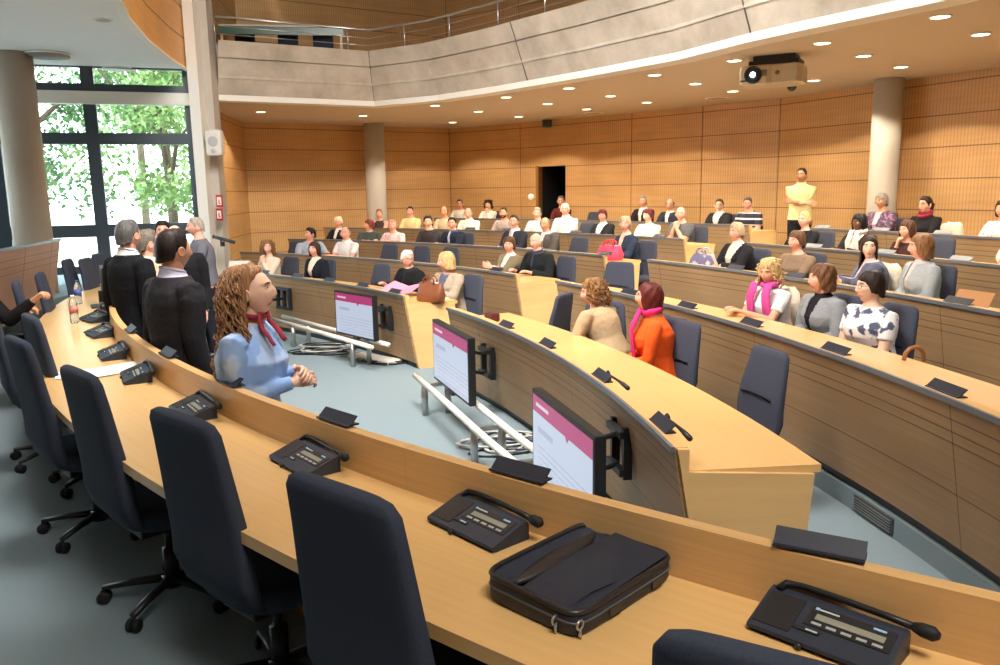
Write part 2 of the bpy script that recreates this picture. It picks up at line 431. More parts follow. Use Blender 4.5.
for px0, px1 in (((374.5, 105), (350.5, 49.6)), ((532, 86), (519, 17)), ((753, 42), (745, -8))):
    s_ = min(range(len(SB)-1), key=lambda i: abs((sof_px[i][0]+sof_px[i+1][0])/2-px0[0])); f_ = (px0[0]-sof_px[s_][0])/(sof_px[s_+1][0]-sof_px[s_][0])
    a = lerp(lerp(SB[s_], SB[s_+1], f_), lerp(ST[s_], ST[s_+1], f_), .1); b = lerp(ST[s_], ST[s_+1], f_)
    jn.tube([a, b], .012, n=6)
struct('trim_2', jn, plain('joint_grey', (104, 98, 90), rough=.9))
lg = MB(); l0 = lean(SB, .05, ZC-.004)
lg.rings([[p for p in l0], [p+Vector((0, 0, .09)) for p in l0], [lerp(a, b, .10) for a, b in zip(SB, ST)]], caps=False, smooth=False, closed=False)
lg.rings([[p for p in l0], lean(SB, -.25, ZC-.004)], caps=False, smooth=False, closed=False)
struct('trim_3', lg, M['white'], fix=False)
rail = thing('balcony_railing', 'long brushed steel railing with thin wires along the top of the concrete balcony', 'railing', ST[2])
off = ST[2]
hr = [p-off for p in lean(SB, .28, 4.66)]
mb = MB(); mb.tube(hr, .022, n=8); mb.build('handrail', M['steel'], rail)
for dz in (.14, .27):
    mb = MB(); mb.tube([p-Vector((0, 0, dz)) for p in hr], .006, n=6); mb.build('wire', M['steel'], rail)
def along(pl, px, y=20):
    d = ray(px, y)
    for a, b in zip(pl, pl[1:]):
        n = Vector((-(b-a).y, (b-a).x)); dd = n.dot(Vector((d[0], d[1])))
        if abs(dd) < 1e-9: continue
        t = n.dot(Vector((a.x, a.y)))/dd; q = Vector((d[0]*t, d[1]*t))
        s = (q-Vector((a.x, a.y))).dot(Vector(((b-a).x, (b-a).y)))/((b-a).xy.length_squared)
        if -.02 <= s <= 1.02: return Vector((q.x, q.y, a.z+(b.z-a.z)*s))
hw = [p+off for p in hr]
for px in (214, 347, 404, 449, 498, 545, 600):
    p = along(hw, px)
    if p is None: continue
    mb = MB(); p = p-off; mb.tube([p+Vector((0, 0, -.40)), p], .014, n=6); mb.build('post', M['steel'], rail)
# desk with chairs up on the gallery
g0, g1 = at_depth(219, 34, 16.2), at_depth(344, 46, 16.6); gd = (g1-g0).normalized(); gz = 4.9
gt = thing('gallery_desk', 'long dark green gallery desk with a pale top, seen over the concrete balcony', 'desk', ((g0.x+g1.x)/2, (g0.y+g1.y)/2, 3.75), math.atan2(gd.y, gd.x))
L = (g1-g0).xy.length
mb = MB(); mb.box((0, .2, 1.2), (L, .5, .03)); mb.build('worktop', plain('gallery_top', (206, 206, 192), rough=.4), gt)
mb = MB(); mb.box((0, -.02, 1.11), (L, .03, .14)); mb.build('front_panel', plain('gallery_green', (48, 92, 74), rough=.3), gt)
for sx in (-1, 1):
    mb = MB(); mb.box((sx*(L/2-.05), .2, .6), (.05, .45, 1.2)); mb.build('leg', M['upstand'], gt)
for i, px in enumerate((245, 288, 323)):
    p = at_depth(px, 40, 16.75)
    g = thing('gallery_chair', 'dark chair back in the gap under the gallery desk, %s' % ('near the white pillar', 'middle of three', 'nearest the balcony corner')[i], 'chair', (p.x, p.y, 3.75), R(170), 'chairs at the gallery desk')
    mb = MB(); mb.box((0, 0, .95), (.42, .07, .45), bev=.03); mb.build('backrest', M['chair'], g)
    mb = MB(); mb.box((0, .22, .62), (.44, .44, .08), bev=.03); mb.build('seat', M['chair'], g)
    mb = MB(); mb.cyl((0, .22, .05), .03, .55, 10); mb.cyl((0, .22, 0), .24, .05, 16); mb.build('pedestal', M['plastic'], g)

# ------------------------------------------------------------------ window side
ZL = 3.82
WA, WB = Vector((-11.3, 11.86, 0)), Vector((-4.98, 14.08, 0))
wd = (WB-WA).normalized(); wn = Vector((-wd.y, wd.x, 0))          # outward
def win(px): 
    p = on_seg(WA, WB, px); return (p-WA).dot(wd)
def wpt(s, off, z): p = WA+wd*s+wn*off; return (p.x, p.y, z)
rz = Matrix.Rotation(math.atan2(wd.y, wd.x), 3, 'Z')
Lw = (WB-WA).length
wf = MB()
sm = [.1, win(-95), win(0), win(98.5), win(199)]
for s in sm: wf.box(wpt(s if s != sm[-1] else s+.03, 0, 1.8), (.19 if s != sm[-1] else .30, .14, 4.1), rot=rz)
for z0, z1 in ((3.42, 3.55), (2.60, 2.78), (1.10, 1.30), (.50, .62), (-.28, -.15), (3.80, 3.95)):
    wf.box(wpt(Lw/2, 0, (z0+z1)/2), (Lw, .12, z1-z0), rot=rz)
struct('window_1', wf, M['mullion'])
def glass():
    m = bpy.data.materials.new('window_glass'); m.use_nodes = True; nt = m.node_tree; nt.nodes.clear()
    o = N(nt, 'ShaderNodeOutputMaterial'); t = N(nt, 'ShaderNodeBsdfTransparent'); g = N(nt, 'ShaderNodeBsdfGlossy'); mx = N(nt, 'ShaderNodeMixShader')
    t.inputs[0].default_value = (.93, .97, .96, 1); g.inputs['Roughness'].default_value = .02; mx.inputs[0].default_value = .06
    nt.links.new(t.outputs[0], mx.inputs[1]); nt.links.new(g.outputs[0], mx.inputs[2]); nt.links.new(mx.outputs[0], o.inputs[0]); return m
M['glass'] = glass()
gl = MB(); gl.box(wpt(Lw/2, .02, 1.8), (Lw, .012, 4.0), rot=rz)
struct('window_2', gl, M['glass'])
bl = thing('roller_blind', 'white roller blind cassette across the tall window below its top panes', 'blind', wpt(Lw/2, 0, 3.2))
bl.rotation_euler = (0, 0, math.atan2(wd.y, wd.x))
sr = win(203)-Lw/2
mb = MB(); mb.box((sr/2-Lw/4, -.12, .125), (sr+Lw/2, .11, .20), bev=.015); mb.build('cassette', M['white_metal'], bl)
mb = MB(); mb.box((sr-.0, -.12, .11), (.06, .13, .18)); mb.build('end_cap', M['plastic'], bl)
mb = MB(); mb.tube([(sr+.08, -.13, .22), (sr+.10, -.14, -.1), (sr+.16, -.14, -.5), (sr+.2, -.13, -.75)], .012, n=6); mb.build('cord', M['white_metal'], bl)
# low ceiling over the window side and the curved wood fascia that rises from it
edge_px = [(197, 74.5), (190, 72), (172, 61.6), (149.6, 46.6), (122.5, 19.5), (112, 0), (103, -25), (97, -55), (94, -90)]
wood_px = [(199, 74.5), (196, 73), (172, 58), (149.6, 39.8), (130, 16.5), (122.5, 0), (115, -25), (110, -55), (107, -90)]
CE = [at(x, y, ZL) for x, y in edge_px]; CWd = [at(x, y, ZL) for x, y in wood_px]
for x, y in ((-3.0, 3.3), (-2.2, 2.1), (-1.4, 1.0), (-.8, -.6), (-.5, -4.4)): CE.append(Vector((x, y, ZL))); CWd.append(Vector((x+.12, y+.04, ZL)))  # unseen extension of ceiling and fascia, added to shade the near floor
lc = MB(); dv = []
for i, p in enumerate(CE):
    if i and CE[i-1].y > 11.86 > p.y: dv.append(lerp(CE[i-1], p, (CE[i-1].y-11.86)/(CE[i-1].y-p.y)))
    dv.append(p)
left = [Vector((min(p.x, WA.x+(p.y-WA.y)/(WB.y-WA.y)*(WB.x-WA.x)-.2) if p.y > 11.87 else -12.1, p.y, ZL)) for p in dv]
lc.rings([left, dv], caps=False, smooth=False, closed=False)
lc.add([(-12.1, 11.86, ZL), (dv[0].x-6, 11.86, ZL), (WA.x, WA.y+.15, ZL)], [(0, 1, 2)])
struct('ceiling', lc, M['ceil_grey'], fix=False)
tr = MB(); tr.rings([[p+Vector((0, 0, 0)) for p in CE], [p-Vector((0, 0, .03)) for p in CE], [p-Vector((0, 0, .03)) for p in CWd], [p for p in CWd]], caps=False, smooth=False, closed=False)
struct('trim_4', tr, M['white'], fix=False)
fa = MB(); uu = [0]
for a, b in zip(CWd, CWd[1:]): uu.append(uu[-1]+(b-a).length)
ext = CWd
for i in range(len(ext)-1):
    a, b = ext[i], ext[i+1]
    fa.add([(a.x, a.y, ZL-.02), (b.x, b.y, ZL-.02), (b.x, b.y, 7.2), (a.x, a.y, 7.2)], [(0, 1, 2, 3)], 0, [(uu[i], ZL), (uu[i+1], ZL), (uu[i+1], 7.2), (uu[i], 7.2)])
struct('wall_fascia', fa, M['fascia'], fix=False)
pl = MB(); pl.box((-4.93, 13.78, 3.35), (.17, .30, 7.8)); struct('trim_5', pl, M['white'])
pl = MB(); pl.box((-4.80, 14.05, 3.35), (.16, .30, 7.8)); struct('trim_6', plain and pl, M['column'])
# the walls behind the camera close the room
bw = MB()
for a, b in (((-12, 7.0), (-12, -4.5)), ((-12, -4.5), (10.6, -4.5))):
    L = math.dist(a, b); bw.add([(a[0], a[1], -.3), (b[0], b[1], -.3), (b[0], b[1], 7.2), (a[0], a[1], 7.2)], [(0, 1, 2, 3)], 0, [(0, -.3), (L, -.3), (L, 7.2), (0, 7.2)])
struct('wall_front', bw, M['fascia'], fix=False)
# the glazing turns the corner and runs on along the side
wf = MB()
for y in (7.05, 9.35, 11.65): wf.box((-11.95, y, 1.8), (.14, .19, 4.1))
for z0, z1 in ((3.42, 3.55), (2.60, 2.78), (1.10, 1.30), (.50, .62), (-.28, -.15), (3.80, 7.2)): wf.box((-11.95, 9.35, (z0+z1)/2), (.12, 4.7, z1-z0))
struct('window_3', wf, M['mullion'])
gl = MB(); gl.box((-11.97, 9.35, 1.8), (.012, 4.7, 4.0)); struct('window_4', gl, M['glass'])
mc = MB(); mc.add([(-12, -4.5, 7.2), (10.6, -4.5, 7.2), (10.6, 22, 7.2), (-5.9, 22, 7.2), (-4.9, 14.0, 7.2), (-12, 11.6, 7.2)], [(0, 1, 2, 3, 4, 5)])
struct('ceiling', mc, M['white'], fix=False)
# round columns
def column(name, top_px, D, rad, ztop, z0, label, mat=None):
    p = at_depth(top_px[0], top_px[1], D); mb = MB(); mb.cyl((p.x, p.y, z0), rad, ztop-z0, 40)
    for i in range(len(mb.sm)): mb.sm[i] = i < 40
    o = mb.build(name, mat or M['column']); o['kind'] = 'structure'; tag(o, label, 'column'); return o
column('round_column', (17, 100), 12.15, .265, ZL, WELL, 'thick grey round column in front of the tall window', M['column_taupe'])
column('round_column', (374.5, 150), 19.55, .235, ZC, WELL, 'slim pale round column against the back wall, left of the doorway')
column('round_column', (887, 120), 12.9, .215, ZC, WELL, 'pale round column near the standing person in a yellow shirt')
DL_POWER = 175

# ------------------------------------------------------------------ curved desks
def end_plate(mb, c, prof, a, th=.03, mi=0):
    """upright plate across the desk at angle a, its outline given as (radius, z)"""
    t = Vector((-sin(a), cos(a), 0)); vs = []
    for sgn in (-1, 1):
        for r, z in prof: vs.append(Vector((c[0]+r*cos(a), c[1]+r*sin(a), z))+t*sgn*th/2)
    n = len(prof); uv = [(r, z) for r, z in prof]*2
    mb.add(vs, [tuple(range(n)), tuple(range(2*n-1, n-1, -1))]+[(i, (i+1) % n, n+(i+1) % n, n+i) for i in range(n)], mi, uv)
def desk_row(k, a0, a1, label, ends=(True, True), group='curved rows of audience desks'):
    c, r, fl = RING[k]; m = (a0+a1)/2
    t = thing('audience_desk', label, 'desk', (0, 0, 0), 0, group)
    n = max(12, int(abs(a1-a0)*r/.25))
    mb = MB(); mb.arc(c, [(r, fl+.86), (r+.13, fl+.07), (r+.155, fl+.07), (r+.03, fl+.86)], a0, a1, n); mb.build('front_panel', M['panel'], t)
    mb = MB(); mb.arc(c, [(r-.014, fl+.874), (r-.014, fl+.846), (r+.004, fl+.846), (r+.004, fl+.874)], a0, a1, n); mb.build('edge_trim', M['edge'], t)
    mb = MB(); mb.arc(c, [(r+.004, fl+.872), (r+.004, fl+.84), (r+.03, fl+.70), (r+.065, fl+.70), (r+.065, fl+.872)], a0, a1, n); mb.build('upstand', M['desk'], t)
    mb = MB(); mb.arc(c, [(r+.065, fl+.76), (r+.70, fl+.76), (r+.70, fl+.722), (r+.065, fl+.722)], a0, a1, n); mb.build('worktop', M['desk'], t)
    mb = MB(); mb.arc(c, [(r+.17, fl+.12), (r+.17, fl), (r+.24, fl), (r+.24, fl+.12)], a0+.003, a1-.003, n); mb.build('plinth', M['trim'], t)
    pr = [(r+.012, fl+.868), (r+.065, fl+.868), (r+.065, fl+.758), (r+.66, fl+.722), (r+.60, fl), (r+.165, fl), (r+.15, fl+.06)]
    for e, a in zip(ends, (a0, a1)):
        if e: mb = MB(); end_plate(mb, c, pr, a, .045); mb.build('end_panel', M['endwood'], t)
    return t
def A(k, px, y): return ang(RING[k][0], at(px, y, RING[k][2]+.87))
rows = [
 (1, 'L', (228, 270), (411.5, 295), 'front row desk on the far side of the well, under the white-haired man in black'),
 (2, 'L', (238, 252), (514.5, 274.2), 'second row desk behind the white-haired man, under the couple leaning on its end'),
 (3, 'L', (288.6, 238.7), (600.5, 255.2), 'third row desk of the far block, with the bright pink bag at its end'),
 (4, 'L', (326, 227.3), (677.5, 239), 'fourth row desk of the far block, ending at the man in a grey T-shirt'),
 (5, 'L', (440, 217.6), (743, 225.5), 'topmost desk of the far block, in front of the dark doorway'),
 (1, 'R', (446, 307.7), (687, 447.5), 'large front row desk with a pale wooden end panel, under the woman in orange'),
 (2, 'R', (553, 281), None, 'long desk under the three women with pink cardigan, grey jacket and striped top'),
 (3, 'R', (648.7, 259.4), None, 'desk with a tan folder on it, under the woman in a black cardigan'),
 (4, 'R', (744, 242.8), None, 'desk under the woman with a blond ponytail and the one with a white scarf'),
 (5, 'R', (806, 227.6), None, 'topmost desk near the standing man, under the woman in a burgundy scarf'),
]
DESK = {}
for k, side, p0, p1, lab in rows:
    a1 = A(k, *p0); a0 = A(k, *p1) if p1 else R(2.5)
    DESK[(k, side)] = desk_row(k, a0, a1, lab, ends=(True, k != 3 or side == 'R'))
# front desk where the photographer stands
fd = thing('front_desk', 'long curved maple desk with raised board, carrying the black bag and microphone units', 'desk', (0, 0, 0))
fa0, fa1 = R(184), R(243)
seam = ang(FC, at(412, 446, .89)) % (2*pi); dseg = 4.3/FR
cuts = [fa0]; a = seam
while a > fa0+.1: a -= dseg
a += dseg
while a < fa1: cuts.append(a); a += dseg
cuts.append(fa1)
for i in range(len(cuts)-1):
    mb = MB(); mb.arc(FC, [(FR, .89), (FR+.045, .89), (FR+.045, .72), (FR, .72)], cuts[i]+.00012, cuts[i+1]-.00012, 30); mb.build('upstand', M['upstand'], fd)
mb = MB(); mb.arc(FC, [(FR+.005, .72), (FR+.045, .72), (FR+.045, WELL), (FR+.005, WELL)], fa0, fa1, 90); mb.build('front_panel', M['panel'], fd)
mb = MB(); mb.arc(FC, [(FR+.045, .74), (FR+.60, .74), (FR+.60, .70), (FR+.045, .70)], fa0, fa1, 90); mb.build('worktop', M['desk'], fd)
for a in (R(190), R(203), R(214), R(223.5), R(233)):
    mb = MB(); end_plate(mb, FC, [(FR+.05, .70), (FR+.26, .70), (FR+.22, 0), (FR+.05, 0)], a, .03); mb.build('leg_panel', M['endwood'], fd)
# side bank desk at the window side, seen end on
sb = thing('side_desk', 'wooden side desk whose slanted front stands before the thick grey column by the window', 'desk', (0, 0, 0))
q0, q1 = at(60, 239.6, 1.20), at(0, 251, 1.20); sd = (q0-q1).normalized(); sn = Vector((sd.y, -sd.x, 0))   # sn towards the well
Ls = (q0-q1).length+2.2
def sbox(name, mat, prof):
    mb = MB(); vs = []; uv = []
    per = [0]
    for i in range(len(prof)): per.append(per[-1]+math.dist(prof[i], prof[(i+1) % len(prof)]))
    r0 = [q0-sn*d+Vector((0, 0, z-1.20)) for d, z in prof]; r1 = [p-sd*Ls for p in r0]; n = len(prof)
    for j in range(n):
        l = (j+1) % n
        mb.add([r0[j], r1[j], r1[l], r0[l]], [(0, 1, 2, 3)], 0, [(0, per[j]), (Ls, per[j]), (Ls, per[j+1]), (0, per[j+1])])
    mb.add(r0, [tuple(range(n))]); mb.add(r1, [tuple(range(n))])
    mb.build(name, mat, sb)
sbox('front_panel', wood('side_panel_oak', (200, 142, 96), rough=.45, grain=(1, 30), contrast=.2, hlines=[(.12, .004), (.20, .004), (.28, .004)], vlines=(1.05, .35, .012), dark=.45), [(0, 1.19), (.16, .34), (.19, .34), (.03, 1.19)])
sbox('edge_trim', M['edge'], [(-.015, 1.215), (-.015, 1.185), (.06, 1.185), (.06, 1.215)])
sbox('worktop', M['desk'], [(.06, 1.10), (.66, 1.10), (.66, 1.065), (.06, 1.065)])
sbox('end_panel', M['endwood'], [(.04, 1.06), (.60, 1.06), (.60, .33), (.2, .33)])

# ------------------------------------------------------------------ downlights and other ceiling fittings
dl_px = [(260.7, 111.5), (362.9, 115.4), (435, 105.2), (478.3, 111.2), (452.5, 122), (506, 96.8), (518.6, 116.3), (547.5, 103.4), (569, 87.8), (586.6, 108.8), (610.6, 95.6), (647, 102), (654.5, 74.5), (695.4, 83.3), (734.4, 60), (733, 90.8), (822.5, 42.4), (863.7, 55.3), (901, 66.5), (814, 80), (940.4, 16), (981, 33.7), (1040, 12), (1050, 45)]
M['bulb'] = emit('downlight_lens', (255, 232, 190), 9.0)
proto = None
for i, (x, y) in enumerate(dl_px):
    p = at(x, y, ZC)
    if proto is None:
        proto = thing('ceiling_downlight', 'small round warm downlight recessed in the pale soffit under the balcony', 'ceiling light', p, 0, 'downlights in the soffit')
        mb = MB(); mb.torus((0, 0, -.004), .095, .012, 24, 6); mb.build('trim_ring', M['white'], proto)
        mb = MB(); mb.cyl((0, 0, -.012), .085, .012, 20); mb.build('lens', M['bulb'], proto)
        o = proto
    else:
        o = copy_tree(proto); o.location = p
    l = bpy.data.lights.new('downlight_beam', 'SPOT'); l.energy = DL_POWER; l.color = (1, .85, .64); l.spot_size = R(130); l.spot_blend = .18; l.shadow_soft_size = .07
    lo = bpy.data.objects.new('downlight_beam', l); COL.objects.link(lo); lo.location = p-Vector((0, 0, .03)); lo.parent = None
def ceil_disc(name, px, py, z, r, label, cat, mat, depth=.012):
    o = thing(name, label, cat, at(px, py, z)); mb = MB(); mb.torus((0, 0, -depth*.3), r, .012, 28, 6); mb.build('rim', M['white'], o)
    mb = MB(); mb.cyl((0, 0, -depth), r, depth, 28); mb.build('grille', mat, o)
    return o
gr = plain('grille_grey', (150, 150, 146), rough=.6)
ceil_disc('ceiling_vent', 47, 53.5, ZL, .30, 'large round vent in the grey ceiling beside the thick column', 'vent', gr, .05)
ceil_disc('ceiling_vent', 118, 68.5, ZL, .26, 'round flush vent in the grey ceiling right above the window', 'vent', plain('vent_pale', (176, 180, 182), rough=.6), .01)
ceil_disc('ceiling_speaker', 717, 98, ZC, .20, 'flush round speaker in the soffit beyond the projector', 'speaker', plain('speaker_tan', (190, 170, 140), rough=.7), .01)
ceil_disc('ceiling_speaker', 593.6, 112.8, ZC, .20, 'flush round speaker in the soffit near the top right of the doorway', 'speaker', plain('speaker_tan', (190, 170, 140), rough=.7), .01)
ceil_disc('ceiling_vent', 103, 20, ZL, .09, 'tiny pale vent in the grey ceiling close to the curved wooden fascia', 'vent', plain('vent_pale', (176, 180, 182), rough=.6), .01)
# dome camera
p = at_depth(792, 83, at(770, 56, ZC).y+.30); o = thing('dome_camera', 'small silver dome camera hanging from the soffit just below the projector', 'camera', p)
mb = MB(); mb.cyl((0, 0, 0), .022, ZC-p.z, 12); mb.cyl((0, 0, -.03), .062, .06, 20); mb.build('housing', M['white_metal'], o)
mb = MB(); mb.ell((0, 0, -.035), (.062, .062, .07), 20, 10); mb.build('dome', plain('dome_black', (30, 30, 32), rough=.1), o)
# projector
pp = at(770, 56, ZC); pd = pp.y
pp = at(771, 57, ZC); o = thing('projector', 'silver ceiling projector with a lit round lens, hung under the soffit', 'projector', pp, R(-30))
# local: lens looks along -x,-y towards the viewer's side
bm_pts = []
body = MB()
def outline(s):
    return [(-.34*s, -.20), (-.30*s, -.26), (.0, -.27), (.06, -.22), (.36*s, -.22), (.42*s, -.12), (.42*s, .16), (.34*s, .24), (-.28*s, .24), (-.34*s, .18)]
rg = []
for z, s in ((-.355, .86), (-.335, .97), (-.20, 1), (-.13, .97), (-.115, .9)): rg.append([Vector((x*s, y*s, z)) for x, y in outline(1)])
body.rings(rg, smooth=False); body.build('body', plain('projector_silver', (196, 186, 166), rough=.35, metal=.3), o)
mb = MB(); mb.box((.07, .0, -.085), (.60, .38, .05)); mb.box((.07, 0, -.035), (.50, .34, .07)); mb.build('mount', M['plastic'], o)
mb = MB(); mb.lathe([(.105, 0), (.105, .05), (.085, .055), (.075, .02)], 24); ln = mb.build('lens_ring', M['plastic'], o); ln.rotation_euler = (R(90), 0, 0); ln.location = (-.15, -.25, -.235)
mb = MB(); mb.ell((0, 0, .02), (.075, .075, .03), 20, 8); l2 = mb.build('lens', plain('lens_blue', (70, 84, 110), rough=.05), ln)
mb = MB(); mb.ell((0, 0, .045), (.035, .035, .012), 16, 6); mb.build('lamp_glow', emit('projector_glow', (225, 238, 255), 8), ln)
mb = MB(); mb.box((-.02, -.268, -.22), (.07, .012, .08)); mb.build('control_panel', plain('panel_grey', (120, 112, 100), rough=.5), o)
mb = MB(); mb.ell((.13, -.222, -.22), (.028, .012, .028), 12, 6); mb.build('sensor_window', plain('panel_grey', (120, 112, 100), rough=.5), o)
mb = MB(); mb.box((-.24, -.258, -.30), (.14, .012, .02)); mb.build('air_slot', M['plastic'], o)
# wall things near the pillar
def wall_box(name, px, py, D, d, mat, label, cat, rot=0, bev=.01):
    p = at_depth(px, py, D); o = thing(name, label, cat, p, rot); mb = MB(); mb.box((0, 0, 0), d, bev=bev); mb.build('body', mat, o); return o
o = wall_box('wall_loudspeaker', 215, 143, 13.5, (.27, .20, .42), M['white_metal'], 'white wall loudspeaker on the white pillar beside the window', 'speaker', 0, .06)
mb = MB(); mb.ell((0, -.10, .02), (.085, .012, .085), 20, 8); mb.ell((0, -.10, -.13), (.04, .01, .04), 16, 6); mb.build('grille', plain('speaker_grille', (186, 186, 184), rough=.6), o)
for y, lab in ((201, 'upper of two small red and white alarm signs on the pillar'), (214.5, 'lower of two small red and white alarm signs on the pillar')):
    o = wall_box('alarm_sign', 219.5, y, 13.55, (.11, .03, .20), M['red'], lab, 'sign', 0, .008)
    mb = MB(); mb.box((0, -.018, 0), (.07, .01, .13)); mb.build('face', M['paper'], o)
    mb = MB(); mb.box((.0, -.026, -.01), (.015, .006, .07)); mb.box((.012, -.026, -.04), (.03, .006, .012)); mb.build('symbol', M['red'], o)
p = at_depth(531, 197, 19.1); o = thing('light_switch', 'small white round switch on the wood wall beside the doorway', 'switch', p)
mb = MB(); mb.ell((0, 0, 0), (.075, .03, .075), 16, 8); mb.build('plate', M['paper'], o)
p = at(547, 122.7, 3.28); o = thing('wall_camera', 'small dark box at the top of the wood wall above the doorway', 'camera', p)
mb = MB(); mb.box((0, .05, -.02), (.22, .3, .16), bev=.02); mb.cyl((0, -.12, -.05), .05, .06, 12); mb.build('body', M['trim'], o)
# handrail by the pillar
h0, h1 = at_depth(213, 236.5, 13.3), at_depth(235, 242.5, 13.3)
o = thing('handrail', 'short dark handrail slanting from the white pillar behind the man in a grey T-shirt', 'rail', h0)
mb = MB(); mb.tube([(0, 0, 0), h1-h0], .03, n=8); mb.build('bar', M['trim'], o)
mb = MB(); mb.tube([(h1-h0)*.3, (h1-h0)*.3+Vector((0, .12, -.1))], .014, n=6); mb.cyl((h1-h0)*.3+Vector((0, .12, -.14)), .04, .08, 10); mb.build('bracket', M['trim'], o)
# vent in the riser of the second row
vp = at(893, 512, -.21); c, r, z = RING[2]; va = ang(c, vp)
vp = Vector((c[0]+(r+.135)*cos(va), c[1]+(r+.135)*sin(va), -.215))
o = thing('riser_vent', 'dark slotted air vent low in the riser under the long right-hand desk', 'vent', vp, va+pi/2)
mb = MB(); mb.box((0, 0, 0), (.40, .012, .10)); mb.build('frame', M['trim'], o)
mb = MB()
for i in range(5): mb.box((0, .008, -.035+.0175*i), (.37, .012, .006))
mb.build('slats', M['steel'], o)

# ------------------------------------------------------------------ outside
og = MB(); og.add([(-70, 14.5, -.5), (40, 14.5, -.5), (40, 90, -.5), (-70, 90, -.5)], [(0, 1, 2, 3)])
struct('ground', og, plain('pavement', (226, 222, 212), rough=.9, noise=.08, scale=.6), fix=False)
def tree(x, y, h, cr, label, seed, dark=False):
    rnd = random.Random(seed); t = thing('tree', label, 'tree', (x, y, -.5), rnd.random()*6, 'trees outside the window')
    mb = MB(); mb.tube([(0, 0, 0), (.05, .03, h*.3), (-.06, .08, h*.6), (.05, 0, h*.9)], [.15, .13, .10, .04], n=10)
    for i in range(7):
        a = rnd.random()*6.28; z = h*(.3+.07*i); mb.tube([(0, 0, z), (cr*.5*cos(a), cr*.5*sin(a), z+h*.14), (cr*.8*cos(a+.2), cr*.8*sin(a+.2), z+h*.2)], [.08, .05, .02], n=6)
    mb.build('trunk', plain('bark', (104, 92, 78), rough=.95, noise=.3, scale=12), t)
    mb = MB()
    blobs = [(Vector((rnd.uniform(-.75, .75)*cr, rnd.uniform(-.75, .75)*cr, h*rnd.uniform(.28, .98))), rnd.uniform(.5, 1.0)*cr*.42) for _ in range(40)]
    for c0, br in blobs:
        for i in range(260):
            d = Vector((rnd.gauss(0, 1), rnd.gauss(0, 1), rnd.gauss(0, .8))).normalized()
            q = c0+d*br*rnd.uniform(.4, 1.05); s = rnd.uniform(.05, .11)
            a = Vector((rnd.gauss(0, 1), rnd.gauss(0, 1), rnd.gauss(0, 1))).normalized(); b = a.cross(Vector((rnd.gauss(0, 1), rnd.gauss(0, 1), rnd.gauss(0, 1)))).normalized()
            mb.add([q-a*s, q+b*s*.55, q+a*s, q-b*s*.55], [(0, 1, 2, 3)], i % 2)
    ms = [plain('leaf_a', (112, 150, 88), rough=.6, noise=.3, scale=2), plain('leaf_b', (146, 180, 112), rough=.6, noise=.3, scale=2)] if not dark else [plain('leaf_c', (88, 132, 88), rough=.6, noise=.3, scale=2), plain('leaf_d', (116, 158, 104), rough=.6, noise=.3, scale=2)]
    mb.build('foliage', ms, t, fix=False)
for i, (x, y, h, cr, lab, dk) in enumerate([
    (-11.6, 20.5, 7.6, 2.3, 'leafy green tree outside, filling the left half of the window beside the column', True),
    (-8.6, 21.5, 8.2, 2.2, 'green tree with a pale trunk standing outside, above the photographers', False),
    (-15.6, 24, 9.5, 3.2, 'bushy green tree outside, partly hidden by the thick grey column', False),
    (-13.0, 30, 12, 4.0, 'tall tree further off outside, behind the leafy tree beside the column', False),
    (-9.0, 31, 12, 4.2, 'tall pale tree further off outside, behind the tree with a pale trunk', False),
    (-19.5, 27, 11, 3.6, 'green tree outside at the edge of the window beyond the column', True)]):
    tree(x, y, h, cr, lab, 20+i, dk)

